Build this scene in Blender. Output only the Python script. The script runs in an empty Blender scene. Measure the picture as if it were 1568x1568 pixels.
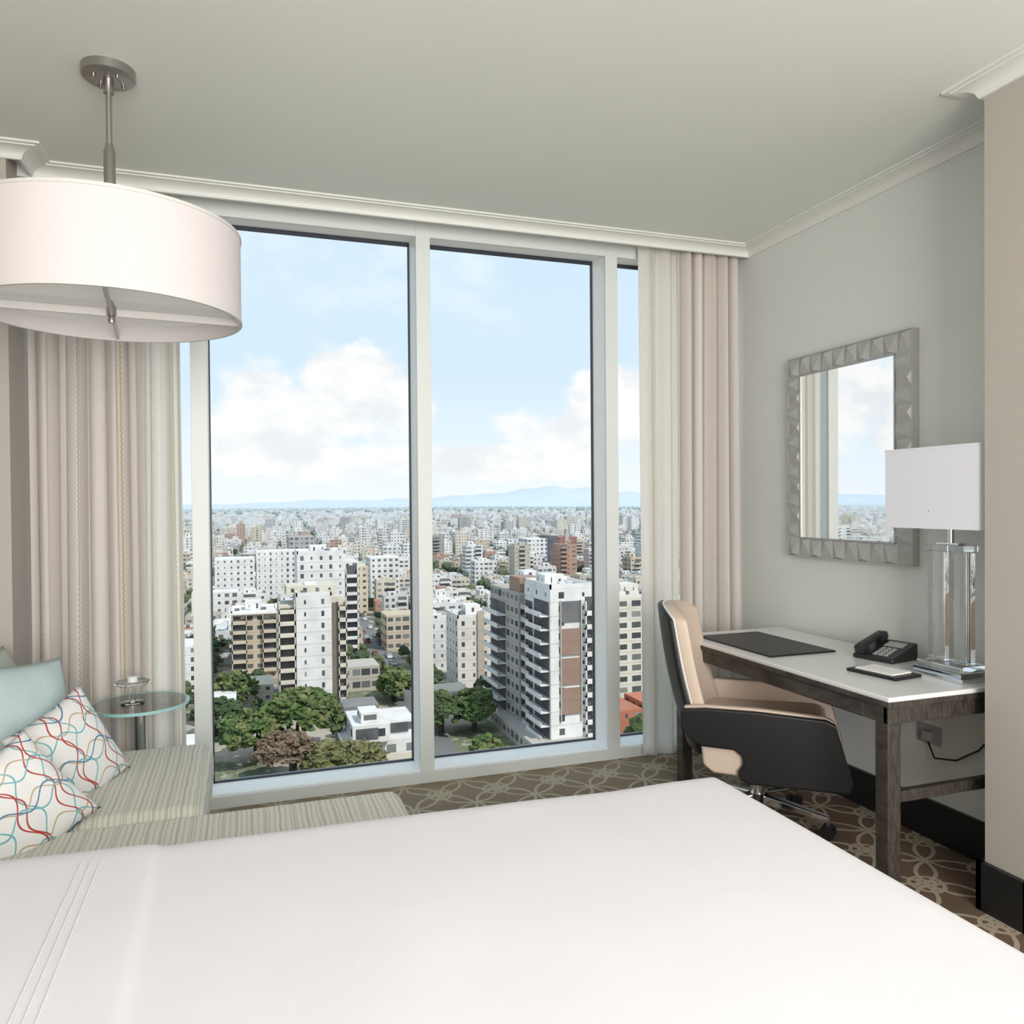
import bpy, bmesh, math, random
from mathutils import Vector, Matrix, noise
random.seed(7)
scene = bpy.context.scene
COL = scene.collection
scene.view_settings.view_transform = 'Standard'

# ------------------------------------------------------------ node helpers
def new_mat(name):
    m = bpy.data.materials.new(name); m.use_nodes = True
    nt = m.node_tree; b = nt.nodes.get('Principled BSDF')
    return m, nt, b
def lk(nt, a, b): nt.links.new(a, b)
def mat(name, col, rough=0.5, metal=0.0, trans=0.0, noise_amt=0.04, nscale=20, bump=0.0, bscale=200, ior=1.45, spec=None, emis=None):
    m, nt, b = new_mat(name)
    b.inputs['Roughness'].default_value = rough
    b.inputs['Metallic'].default_value = metal
    b.inputs['Transmission Weight'].default_value = trans
    b.inputs['IOR'].default_value = ior
    if spec is not None: b.inputs['Specular IOR Level'].default_value = spec
    tc = nt.nodes.new('ShaderNodeTexCoord')
    n = nt.nodes.new('ShaderNodeTexNoise'); n.inputs['Scale'].default_value = nscale
    lk(nt, tc.outputs['Object'], n.inputs['Vector'])
    mx = nt.nodes.new('ShaderNodeMix'); mx.data_type = 'RGBA'
    c1 = [max(0, c*(1-noise_amt)) for c in col]; c2 = [min(1, c*(1+noise_amt)) for c in col]
    mx.inputs['A'].default_value = (*c1, 1); mx.inputs['B'].default_value = (*c2, 1)
    lk(nt, n.outputs['Fac'], mx.inputs['Factor'])
    lk(nt, mx.outputs['Result'], b.inputs['Base Color'])
    if bump > 0:
        n2 = nt.nodes.new('ShaderNodeTexNoise'); n2.inputs['Scale'].default_value = bscale
        lk(nt, tc.outputs['Object'], n2.inputs['Vector'])
        bp = nt.nodes.new('ShaderNodeBump'); bp.inputs['Strength'].default_value = bump; bp.inputs['Distance'].default_value = 0.01
        lk(nt, n2.outputs['Fac'], bp.inputs['Height']); lk(nt, bp.outputs['Normal'], b.inputs['Normal'])
    if emis:
        b.inputs['Emission Color'].default_value = (*emis[0], 1); b.inputs['Emission Strength'].default_value = emis[1]
    return m
class NB:
    def __init__(s, nt): s.nt = nt
    def m(s, op, a, b=None, c=None, clamp=False):
        n = s.nt.nodes.new('ShaderNodeMath'); n.operation = op; n.use_clamp = clamp
        for i, v in enumerate((a, b, c)):
            if v is None: continue
            if isinstance(v, (int, float)): n.inputs[i].default_value = v
            else: s.nt.links.new(v, n.inputs[i])
        return n.outputs[0]
    def mix(s, f, a, b):
        n = s.nt.nodes.new('ShaderNodeMix'); n.data_type = 'RGBA'
        for k, v in (('Factor', f), ('A', a), ('B', b)):
            if isinstance(v, (int, float)): n.inputs[k].default_value = v
            elif isinstance(v, (tuple, list)): n.inputs[k].default_value = (*v[:3], 1)
            else: s.nt.links.new(v, n.inputs[k])
        return n.outputs['Result']
    def noise(s, vec, scale, detail=2, rough=0.5):
        n = s.nt.nodes.new('ShaderNodeTexNoise'); n.inputs['Scale'].default_value = scale
        n.inputs['Detail'].default_value = detail; n.inputs['Roughness'].default_value = rough
        s.nt.links.new(vec, n.inputs['Vector']); return n.outputs['Fac']
    def comb(s, x, y, z=0.0):
        n = s.nt.nodes.new('ShaderNodeCombineXYZ')
        for i, v in enumerate((x, y, z)):
            if isinstance(v, (int, float)): n.inputs[i].default_value = v
            else: s.nt.links.new(v, n.inputs[i])
        return n.outputs[0]
    def sep(s, v):
        n = s.nt.nodes.new('ShaderNodeSeparateXYZ'); s.nt.links.new(v, n.inputs[0]); return n.outputs
    def mr(s, v, a, b, c=0.0, d=1.0):
        n = s.nt.nodes.new('ShaderNodeMapRange'); n.interpolation_type = 'SMOOTHSTEP'
        s.nt.links.new(v, n.inputs[0])
        for i, q in enumerate((a, b, c, d)): n.inputs[i+1].default_value = q
        return n.outputs[0]

# ------------------------------------------------------------ object helpers
def link(ob, parent=None):
    COL.objects.link(ob)
    if parent is not None:
        ob.parent = parent
        ob.matrix_parent_inverse = Matrix.Translation(-Vector(parent.location))
    return ob
def group(name, loc=(0, 0, 0)):
    e = bpy.data.objects.new(name, None); e.location = loc; e.empty_display_size = 0.1
    COL.objects.link(e); return e
def mesh_ob(name, verts, faces, m, parent=None, smooth=False):
    me = bpy.data.meshes.new(name); me.from_pydata([tuple(v) for v in verts], [], faces); me.update()
    ob = bpy.data.objects.new(name, me)
    for mm in (m if isinstance(m, (list, tuple)) else [m]): me.materials.append(mm)
    if smooth: me.polygons.foreach_set('use_smooth', [True]*len(me.polygons))
    return link(ob, parent)
def box(name, x0, x1, y0, y1, z0, z1, m, bevel=0, parent=None, seg=3, M=None):
    x0, x1 = sorted((x0, x1)); y0, y1 = sorted((y0, y1)); z0, z1 = sorted((z0, z1))
    v = [(x0,y0,z0),(x1,y0,z0),(x1,y1,z0),(x0,y1,z0),(x0,y0,z1),(x1,y0,z1),(x1,y1,z1),(x0,y1,z1)]
    if M is not None: v = [M @ Vector(p) for p in v]
    f = [(0,3,2,1),(4,5,6,7),(0,1,5,4),(1,2,6,5),(2,3,7,6),(3,0,4,7)]
    ob = mesh_ob(name, v, f, m, parent)
    if bevel > 0:
        md = ob.modifiers.new('bev', 'BEVEL'); md.width = bevel; md.segments = seg; md.limit_method = 'ANGLE'
        ob.data.polygons.foreach_set('use_smooth', [True]*6)
        w = ob.modifiers.new('wn', 'WEIGHTED_NORMAL')
    return ob
def boxes(name, lst, m, bevel=0, parent=None, M=None):
    v = []; f = []
    for (x0, x1, y0, y1, z0, z1) in lst:
        b = len(v)
        x0, x1 = sorted((x0, x1)); y0, y1 = sorted((y0, y1)); z0, z1 = sorted((z0, z1))
        q = [(x0,y0,z0),(x1,y0,z0),(x1,y1,z0),(x0,y1,z0),(x0,y0,z1),(x1,y0,z1),(x1,y1,z1),(x0,y1,z1)]
        if M is not None: q = [M @ Vector(p) for p in q]
        v += q
        f += [tuple(b+i for i in t) for t in [(0,3,2,1),(4,5,6,7),(0,1,5,4),(1,2,6,5),(2,3,7,6),(3,0,4,7)]]
    ob = mesh_ob(name, v, f, m, parent)
    if bevel > 0:
        md = ob.modifiers.new('bev', 'BEVEL'); md.width = bevel; md.segments = 2; md.limit_method = 'ANGLE'
    return ob
def lathe(name, prof, c, m, parent=None, n=48, smooth=True):
    v = []; f = []
    prof = [(max(r, 0.0004), z) for r, z in prof]
    for (r, z) in prof:
        for i in range(n):
            a = 2*math.pi*i/n
            v.append((c[0]+r*math.cos(a), c[1]+r*math.sin(a), c[2]+z))
    for j in range(len(prof)-1):
        for i in range(n):
            f.append((j*n+i, j*n+(i+1) % n, (j+1)*n+(i+1) % n, (j+1)*n+i))
    ob = mesh_ob(name, v, f, m, parent, smooth)
    if smooth:
        md = ob.modifiers.new('es', 'EDGE_SPLIT'); md.split_angle = math.radians(40)
    return ob
def tube(name, pts, r, m, parent=None, n=10, cyc=False):
    cu = bpy.data.curves.new(name, 'CURVE'); cu.dimensions = '3D'; cu.bevel_depth = r; cu.bevel_resolution = 4; cu.use_fill_caps = True
    sp = cu.splines.new('POLY'); sp.points.add(len(pts)-1); sp.use_cyclic_u = cyc
    for i, p in enumerate(pts): sp.points[i].co = (*p, 1)
    cu.materials.append(m)
    ob = bpy.data.objects.new(name, cu)
    return link(ob, parent)

# ------------------------------------------------------------ materials
M_ceil = mat('ceiling_paint', (0.725, 0.745, 0.70), 0.9, noise_amt=0.01, nscale=3)
M_wall = mat('wall_paint_mint', (0.70, 0.72, 0.69), 0.85, noise_amt=0.015, nscale=4, bump=0.05, bscale=150)
M_wallb = mat('wall_paint_beige', (0.44, 0.405, 0.37), 0.85, noise_amt=0.015, nscale=4)
M_trim = mat('trim_paint_white', (0.74, 0.75, 0.71), 0.5, noise_amt=0.01)
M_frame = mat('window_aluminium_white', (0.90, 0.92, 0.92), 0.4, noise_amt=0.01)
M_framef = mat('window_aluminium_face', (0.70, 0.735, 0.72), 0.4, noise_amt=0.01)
M_gasket = mat('window_gasket_dark', (0.03, 0.035, 0.05), 0.5)
M_black = mat('black_baseboard', (0.012, 0.012, 0.013), 0.35)
M_chrome = mat('polished_chrome', (0.75, 0.75, 0.76), 0.12, 1.0, noise_amt=0.01)
M_nickel = mat('brushed_nickel', (0.42, 0.40, 0.38), 0.35, 1.0)
M_shade = mat('lampshade_fabric', (0.64, 0.595, 0.595), 0.9, noise_amt=0.02, nscale=60, bump=0.1, bscale=400, emis=((1, .93, .92), 0.04))
M_shadein = mat('lampshade_diffuser', (0.76, 0.75, 0.72), 0.6, noise_amt=0.01, emis=((1, .98, .95), 0.10))
M_rim = mat('lampshade_rim_white', (0.64, 0.62, 0.60), 0.6, noise_amt=0.01)
M_cream = mat('cream_leather', (0.62, 0.50, 0.41), 0.45, noise_amt=0.03, bump=0.05, bscale=120)
M_blackl = mat('black_leather', (0.010, 0.010, 0.011), 0.42)
M_white = mat('white_enamel', (0.85, 0.85, 0.84), 0.4)
M_top = mat('desk_top_white_glass', (0.74, 0.74, 0.73), 0.22, noise_amt=0.01)
M_aqua = mat('aqua_pillow_fabric', (0.46, 0.555, 0.565), 0.9, noise_amt=0.06, nscale=90, bump=0.2, bscale=300)
M_aqua2 = mat('sage_pillow_fabric', (0.42, 0.46, 0.42), 0.9, noise_amt=0.06, nscale=90, bump=0.2, bscale=300)
M_crys = mat('clear_crystal', (0.97, 0.99, 0.99), 0.02, trans=1.0, noise_amt=0.0, ior=1.45)
M_mirror = mat('mirror_silver', (0.94, 0.95, 0.95), 0.01, 1.0, noise_amt=0.0)
M_mframe = mat('mirror_frame_silver_leaf', (0.44, 0.445, 0.425), 0.45, 0.15, noise_amt=0.12, nscale=60)
M_phone = mat('phone_plastic_black', (0.02, 0.02, 0.022), 0.3)
M_grey = mat('grey_plastic', (0.35, 0.35, 0.36), 0.4)
M_paper = mat('paper', (0.85, 0.84, 0.82), 0.8)

def glass_mat(name, tint=(1, 1, 1), refl=0.06):
    m = bpy.data.materials.new(name); m.use_nodes = True; nt = m.node_tree; nt.nodes.clear()
    o = nt.nodes.new('ShaderNodeOutputMaterial'); t = nt.nodes.new('ShaderNodeBsdfTransparent'); g = nt.nodes.new('ShaderNodeBsdfGlossy')
    t.inputs[0].default_value = (*tint, 1); g.inputs['Roughness'].default_value = 0.01
    mx = nt.nodes.new('ShaderNodeMixShader'); fr = nt.nodes.new('ShaderNodeFresnel'); fr.inputs[0].default_value = 1.3
    ml = nt.nodes.new('ShaderNodeMath'); ml.operation = 'MULTIPLY'; ml.inputs[1].default_value = refl
    lk(nt, fr.outputs[0], ml.inputs[0]); lk(nt, ml.outputs[0], mx.inputs[0])
    lk(nt, t.outputs[0], mx.inputs[1]); lk(nt, g.outputs[0], mx.inputs[2]); lk(nt, mx.outputs[0], o.inputs[0])
    return m
M_glass = glass_mat('window_glass', (0.985, 0.99, 0.99), 0.04)
M_tglass = glass_mat('table_glass', (0.92, 0.98, 0.975), 2.0)

def wood():
    m, nt, b = new_mat('grey_brown_wood'); k = NB(nt)
    tc = nt.nodes.new('ShaderNodeTexCoord'); mp = nt.nodes.new('ShaderNodeMapping'); mp.inputs['Scale'].default_value = (40, 3, 8)
    lk(nt, tc.outputs['Object'], mp.inputs[0])
    n = k.noise(mp.outputs[0], 2.5, 6, 0.65)
    lk(nt, k.mix(k.mr(n, 0.3, 0.7), (0.018, 0.014, 0.011), (0.070, 0.058, 0.048)), b.inputs['Base Color'])
    b.inputs['Roughness'].default_value = 0.42
    return m
M_wood = wood()

def carpet():
    m, nt, b = new_mat('carpet_circles'); k = NB(nt)
    g = nt.nodes.new('ShaderNodeNewGeometry'); p = k.sep(g.outputs['Position'])
    wob = k.m('MULTIPLY', k.m('SUBTRACT', k.noise(g.outputs['Position'], 5, 2), 0.5), 0.05)
    masks = None
    for (s, ox, oy, r) in ((0.30, 0, 0, 0.47), (0.30, 0.5, 0.5, 0.47), (0.30, 0.5, 0, 0.20), (0.30, 0, 0.5, 0.62)):
        u = k.m('SUBTRACT', k.m('FRACT', k.m('ADD', k.m('DIVIDE', k.m('ADD', p[0], wob), s), ox+20)), 0.5)
        v = k.m('SUBTRACT', k.m('FRACT', k.m('ADD', k.m('DIVIDE', k.m('ADD', p[1], wob), s), oy+20)), 0.5)
        d = k.m('SQRT', k.m('ADD', k.m('MULTIPLY', u, u), k.m('MULTIPLY', v, v)))
        e = k.m('ABSOLUTE', k.m('SUBTRACT', d, r))
        q = k.m('LESS_THAN', e, 0.026)
        masks = q if masks is None else k.m('MAXIMUM', masks, q)
    n = k.noise(g.outputs['Position'], 220, 2)
    n2 = k.noise(g.outputs['Position'], 7, 2)
    base = k.mix(n2, (0.115, 0.072, 0.052), (0.19, 0.135, 0.10))
    base = k.mix(k.mr(p[1], 3.0, 3.9, 0.0, 0.8), base, (0.30, 0.26, 0.185))  # window light on the carpet painted in as a paler base colour
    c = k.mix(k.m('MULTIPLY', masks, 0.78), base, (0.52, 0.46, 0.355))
    c = k.mix(k.m('MULTIPLY', n, 0.30), c, (0.15, 0.105, 0.075))
    lk(nt, c, b.inputs['Base Color']); b.inputs['Roughness'].default_value = 1.0; b.inputs['Specular IOR Level'].default_value = 0.1
    bp = nt.nodes.new('ShaderNodeBump'); bp.inputs['Strength'].default_value = 0.3; bp.inputs['Distance'].default_value = 0.005
    lk(nt, n, bp.inputs['Height']); lk(nt, bp.outputs[0], b.inputs['Normal'])
    return m
M_carpet = carpet()

def curtain_mat(name, base, stripes, transl, period=0.6):
    m = bpy.data.materials.new(name); m.use_nodes = True; nt = m.node_tree; k = NB(nt)
    b = nt.nodes['Principled BSDF']; out = nt.nodes['Material Output']
    uv = nt.nodes.new('ShaderNodeUVMap'); p = k.sep(uv.outputs[0])
    wig = k.m('MULTIPLY', k.m('SINE', k.m('MULTIPLY', p[1], 260)), 0.0018)
    fu = k.m('FRACT', k.m('DIVIDE', k.m('ADD', p[0], wig), period))
    col = k.mix(k.noise(uv.outputs[0], 40, 2), tuple(c*0.97 for c in base), tuple(min(1, c*1.03) for c in base))
    for (c0, w, sc) in stripes:
        mk = k.m('LESS_THAN', k.m('ABSOLUTE', k.m('SUBTRACT', fu, c0)), w)
        col = k.mix(mk, col, sc)
    lk(nt, col, b.inputs['Base Color']); b.inputs['Roughness'].default_value = 0.9
    t = nt.nodes.new('ShaderNodeBsdfTranslucent'); lk(nt, col, t.inputs[0])
    mx = nt.nodes.new('ShaderNodeMixShader'); mx.inputs[0].default_value = transl
    lk(nt, b.outputs[0], mx.inputs[1]); lk(nt, t.outputs[0], mx.inputs[2]); lk(nt, mx.outputs[0], out.inputs[0])
    return m
M_curt = curtain_mat('striped_curtain_fabric', (0.69, 0.635, 0.59),
    [(0.08, 0.006, (0.34, 0.22, 0.16)), (0.105, 0.003, (0.45, 0.33, 0.24)), (0.30, 0.006, (0.56, 0.43, 0.25)),
     (0.52, 0.012, (0.78, 0.745, 0.70)), (0.66, 0.004, (0.30, 0.28, 0.28)), (0.86, 0.006, (0.57, 0.45, 0.27))], 0.22, 0.50)
M_sheer = curtain_mat('light_curtain_fabric', (0.83, 0.805, 0.755),
    [(0.30, 0.008, (0.66, 0.52, 0.32)), (0.34, 0.004, (0.8, 0.70, 0.52)), (0.85, 0.008, (0.66, 0.54, 0.36))], 0.40, 0.40)

def sofa_fabric():
    m, nt, b = new_mat('sofa_stripe_fabric'); k = NB(nt)
    g = nt.nodes.new('ShaderNodeNewGeometry'); p = k.sep(g.outputs['Position'])
    wob = k.m('MULTIPLY', k.noise(g.outputs['Position'], 12, 2), 0.010)
    u = k.m('ADD', p[0], wob)
    a = k.m('LESS_THAN', k.m('ABSOLUTE', k.m('SUBTRACT', k.m('FRACT', k.m('MULTIPLY', k.m('ADD', u, 10), 62)), 0.5)), 0.16)
    c2 = k.m('LESS_THAN', k.m('ABSOLUTE', k.m('SUBTRACT', k.m('FRACT', k.m('MULTIPLY', k.m('ADD', u, 10), 24)), 0.5)), 0.07)
    c = k.mix(k.m('MULTIPLY', a, 0.8), (0.62, 0.61, 0.55), (0.44, 0.47, 0.42))
    c = k.mix(k.m('MULTIPLY', c2, 0.7), c, (0.46, 0.39, 0.27))
    lk(nt, c, b.inputs['Base Color']); b.inputs['Roughness'].default_value = 0.95
    return m
M_sofa = sofa_fabric()

def pattern_pillow():
    m, nt, b = new_mat('patterned_pillow_fabric'); k = NB(nt)
    uv = nt.nodes.new('ShaderNodeUVMap'); p = k.sep(uv.outputs[0])
    col = (0.74, 0.74, 0.74)
    def line(p0, p1, f, amp, fw, ph, w, c, colin):
        s = k.m('MULTIPLY', k.m('SINE', k.m('MULTIPLY', k.m('ADD', p1, ph), fw)), amp)
        q = k.m('FRACT', k.m('ADD', k.m('MULTIPLY', k.m('ADD', p0, s), f), 10 + ph))
        mk = k.m('LESS_THAN', k.m('ABSOLUTE', k.m('SUBTRACT', q, 0.5)), w)
        return k.mix(mk, colin, c)
    red = (0.42, 0.05, 0.04); teal = (0.16, 0.42, 0.48); tan = (0.50, 0.38, 0.25); blu = (0.08, 0.2, 0.35)
    col = line(p[0], p[1], 3.0, 0.055, 15, 0.0, 0.025, teal, col)
    col = line(p[0], p[1], 3.0, 0.055, 15, 0.24, 0.025, red, col)
    col = line(p[1], p[0], 3.0, 0.055, 15, 0.1, 0.025, tan, col)
    col = line(p[1], p[0], 3.0, 0.055, 15, 0.34, 0.025, teal, col)
    col = line(p[1], p[0], 2.0, 0.065, 13, 0.6, 0.016, blu, col)
    col = line(p[0], p[1], 2.0, 0.065, 13, 0.75, 0.016, red, col)
    lk(nt, col, b.inputs['Base Color']); b.inputs['Roughness'].default_value = 0.9
    return m
M_pat = pattern_pillow()

def sheet_mat(name, c):
    m, nt, b = new_mat(name); k = NB(nt)
    g = nt.nodes.new('ShaderNodeNewGeometry')
    b.inputs['Base Color'].default_value = (*c, 1); b.inputs['Roughness'].default_value = 0.8
    b.inputs['Specular IOR Level'].default_value = 0.25
    bp = nt.nodes.new('ShaderNodeBump'); bp.inputs['Strength'].default_value = 0.15; bp.inputs['Distance'].default_value = 0.02
    lk(nt, k.noise(g.outputs['Position'], 5, 3), bp.inputs['Height']); lk(nt, bp.outputs[0], b.inputs['Normal'])
    return m
M_sheet = sheet_mat('white_bed_linen', (0.735, 0.72, 0.76))
M_stitch = sheet_mat('hem_stitch_thread', (0.72, 0.71, 0.74))

# ============================================================ ROOM SHELL
XR, YW, YG = 2.75, 3.95, 4.13
CZ = 2.87
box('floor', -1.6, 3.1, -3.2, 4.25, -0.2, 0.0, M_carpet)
box('ceiling', -1.6, 3.1, -3.2, 3.80, CZ, 3.2, M_ceil)
box('ceiling_curtain_pocket', -1.6, 3.1, 3.801, 4.25, 2.98, 3.2, M_ceil)
box('wall_right', XR, 3.1, -3.2, 4.25, 0.0, CZ+0.11, M_wall)
box('wall_left', -1.6, -1.2, -3.2, 4.25, 0.0, CZ+0.11, M_wallb)
box('wall_back', -1.2, XR, -3.2, -2.9, 0.0, CZ, M_wallb)
box('wall_window_left', -1.2, -0.875, 3.62, 4.25, 0.0, CZ, M_wallb)
box('wall_pilaster', 2.44, 2.752, 1.885, 2.04, 0.0, CZ, M_wallb)
box('baseboard_right', XR-0.018, XR, 2.04, 3.95, 0.0, 0.165, M_black, 0.003)
boxes('baseboard_pilaster', [(2.42, 2.74, 1.865, 1.885, 0, 0.17), (2.42, 2.44, 1.865, 2.06, 0, 0.17), (2.42, 2.74, 2.04, 2.06, 0, 0.17)], M_black)
def sweep_crown(name, path, side):
    prof = [(0.0, 0.050), (0.012, 0.050), (0.014, 0.044)]
    for i in range(7):
        a = math.pi/2*i/6; prof.append((0.016+0.052*(1-math.cos(a)), 0.042-0.028*math.sin(a)))
    prof += [(0.074, 0.014), (0.074, 0.009), (0.092, 0.009), (0.092, 0.0), (0.0, 0.0)]
    P = [Vector(p) for p in path]; v = []; f = []; n = len(prof)
    for i, p in enumerate(P):
        d0 = (P[i]-P[i-1]).normalized() if i > 0 else None
        d1 = (P[i+1]-P[i]).normalized() if i < len(P)-1 else None
        n0 = Vector((-d0.y, d0.x))*side if d0 else None; n1 = Vector((-d1.y, d1.x))*side if d1 else None
        if n0 is None: o = n1
        elif n1 is None: o = n0
        else: o = (n0+n1)/(1+n0.dot(n1))
        for (w, h) in prof: v.append((p.x+o.x*w, p.y+o.y*w, CZ+0.001-h))
    for i in range(len(P)-1):
        for j in range(n): f.append((i*n+j, i*n+(j+1) % n, (i+1)*n+(j+1) % n, (i+1)*n+j))
    return mesh_ob(name, v, f, M_trim)
sweep_crown('trim_1', [(-1.2, 3.62), (-0.83, 3.62), (-0.83, 3.80), (XR, 3.80), (XR, 2.04), (2.44, 2.04), (2.44, 1.885), (XR, 1.885), (XR, -2.9), (-1.2, -2.9), (-1.2, 3.62)], -1)
box('trim_2', -0.875, XR, 3.785, 3.802, CZ-0.050, 2.99, M_trim)

# ============================================================ WINDOW
win = group('window_1', (0.9, YW, 0))
mulls = [-1.255, -0.185, 0.889, 1.955, 3.0]
hw = 0.037
for mx_ in mulls[1:4]:
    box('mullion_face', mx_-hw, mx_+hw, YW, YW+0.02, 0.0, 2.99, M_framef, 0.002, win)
    box('mullion_body', mx_-hw+0.001, mx_+hw-0.001, YW+0.02, YG+0.03, 0.0, 2.99, M_frame, 0.002, win)
wx0, wx1 = -0.87, XR
boxes('header_face', [(wx0, wx1, YW+0.003, YW+0.02, 2.80, 2.99)], M_framef, 0, win)
boxes('header_body', [(wx0, wx1, YW+0.02, YG+0.04, 2.82, 2.99)], M_frame, 0, win)
boxes('sill_body', [(wx0, wx1, YW+0.01, YG+0.04, 0.0, 0.062)], M_frame, 0, win)
boxes('sill_kick', [(wx0, wx1, YW-0.012, YW+0.0095, 0.0, 0.055)], M_framef, 0, win)
gk = []
edges = [wx0]+[e for mm in mulls[1:4] for e in (mm-hw, mm+hw)]+[wx1]
for i in range(0, len(edges), 2):
    a, b_ = edges[i], edges[i+1]
    gk += [(a, b_, YG-0.008, YG+0.012, 2.802, 2.82), (a, b_, YG-0.008, YG+0.012, 0.062, 0.070),
           (a, a+0.006, YG-0.008, YG+0.012, 0.062, 2.81), (b_-0.006, b_, YG-0.008, YG+0.012, 0.062, 2.81)]
boxes('gaskets', gk, M_gasket, 0, win)
for i in range(0, len(edges), 2):
    a, b_ = edges[i], edges[i+1]
    mesh_ob('glass_pane', [(a, YG, 0.06), (b_, YG, 0.06), (b_, YG, 2.82), (a, YG, 2.82)], [(0, 1, 2, 3)], M_glass, win)

# ============================================================ CURTAINS
def curtain(name, x0, x1, y, z0, z1, folds, amp, m, seed=0, parent=None, cloth=2.0, nx=260, nz=14):
    rnd = random.Random(seed)
    ph = [rnd.uniform(0, 6) for _ in range(4)]
    v = []; f = []; uvs = []
    for j in range(nz+1):
        t = j/nz; z = z1+(z0-z1)*t
        A = amp*(0.75+0.35*t)
        for i in range(nx+1):
            u = i/nx
            th = 2*math.pi*folds*u + 0.5*math.sin(2*math.pi*u*1.7+ph[0])+0.25*math.sin(t*2+ph[2])
            yy = A*(math.sin(th)+0.25*math.sin(2.3*th+ph[1]+t))*0.8
            xx = x0+(x1-x0)*u + 0.25*amp*math.sin(2*th+ph[3])*0.6 + 0.012*t*math.sin(5*u+ph[0])
            v.append((xx, y+yy, z)); uvs.append((u*cloth, z))
    W = nx+1
    for j in range(nz):
        for i in range(nx): f.append((j*W+i, j*W+i+1, (j+1)*W+i+1, (j+1)*W+i))
    ob = mesh_ob(name, v, f, m, parent, True)
    ul = ob.data.uv_layers.new(name='UVMap')
    for lp in ob.data.loops: ul.data[lp.index].uv = uvs[lp.vertex_index]
    return ob
curtain('curtain', -0.865, -0.42, 3.865, 0.02, 2.96, 5, 0.042, M_curt, 9, cloth=0.80)
curtain('curtain_sheer', -0.43, -0.262, 3.885, 0.02, 2.96, 2.5, 0.028, M_sheer, 5, cloth=0.42)
curtain('curtain', 2.33, 2.725, 3.865, 0.02, 2.96, 5, 0.042, M_curt, 9, cloth=0.80)
curtain('curtain_sheer', 2.09, 2.335, 3.885, 0.02, 2.96, 2.5, 0.028, M_sheer, 4, cloth=0.42)

# ============================================================ BED
bed = group('bed', (0.3, 1.0, 0))
def bed_sheet():
    x0, x1, y0, y1, zt = -0.95, 1.33, -0.45, 1.99, 0.655
    R = 0.10
    v = []; f = []
    def pt(s, t):
        def comp(q, a, b):
            c = (a+b)/2; h = (b-a)/2
            aq = abs(q); sg = 1 if q >= 0 else -1
            if aq <= 1: return c+sg*aq*(h-R), 0.0, sg
            k = min((aq-1)/0.15, 1.0)*math.pi/2
            off = R*math.sin(k); dr = R*(1-math.cos(k))
            if aq > 1.15: dr += (aq-1.15)/0.2*0.52; off += (aq-1.15)/0.2*0.02
            return c+sg*(h-R+off), dr, sg
        X, dx, _ = comp(s, x0, x1); Y, dy, _ = comp(t, y0, y1)
        return X, Y, zt-max(dx, dy)-min(dx, dy)*0.15
    ssy = [-1.35, -1.25, -1.15]+[-1.15+0.15*i/6 for i in range(1, 7)]+[-1+2*i/70 for i in range(1, 70)]+[1+0.15*i/6 for i in range(0, 7)]+[1.25, 1.35]
    mid = sorted([-1+2*i/70 for i in range(1, 70)]+[-0.348+0.0035*i for i in range(-8, 9)])
    ssx = [-1.35, -1.25, -1.15]+[-1.15+0.15*i/6 for i in range(1, 7)]+mid+[1+0.15*i/6 for i in range(0, 7)]+[1.25, 1.35]
    for t in ssy:
        for s in ssx:
            X, Y, Z = pt(s, t)
            if Z > zt-0.02: Z += 0.006*noise.noise(Vector((X*1.6, Y*1.6, 0)))+0.004*noise.noise(Vector((X*5, Y*2, 3)))
            if Z > zt-0.12: Z += 0.009*(1-1/(1+math.exp(-(X+0.175+0.02*(Y-1))/0.006)))
            if Y > 1.4: Y += 0.06*max(0, (1.0-X))/1.5*min(1, (Y-1.4)/0.5)
            v.append((X, Y, Z))
    W = len(ssx)
    for j in range(len(ssy)-1):
        for i in range(W-1): f.append((j*W+i, j*W+i+1, (j+1)*W+i+1, (j+1)*W+i))
    ob = mesh_ob('sheet', v, f, M_sheet, bed, True)
bed_sheet()
for k_, xx in enumerate((-0.337, -0.318, -0.299)):
    tube('hem_stitch_%d' % (k_+1), [(xx, y_/20, 0.6645+0.006*noise.noise(Vector((xx*1.6, y_/20*1.6, 0)))+0.004*noise.noise(Vector((xx*5, y_/10, 3)))) for y_ in range(-8, 39)], 0.0026, M_stitch, bed)
box('box_spring', -0.9, 1.28, -0.4, 1.94, 0.05, 0.5, M_sheet, 0.04, bed)
boxes('bed_feet', [(-0.85, -0.78, -0.35, -0.28, 0, 0.06), (1.15, 1.22, -0.35, -0.28, 0, 0.06), (-0.85, -0.78, 1.8, 1.87, 0, 0.06), (1.15, 1.22, 1.8, 1.87, 0, 0.06)], M_black, 0, bed)

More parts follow.
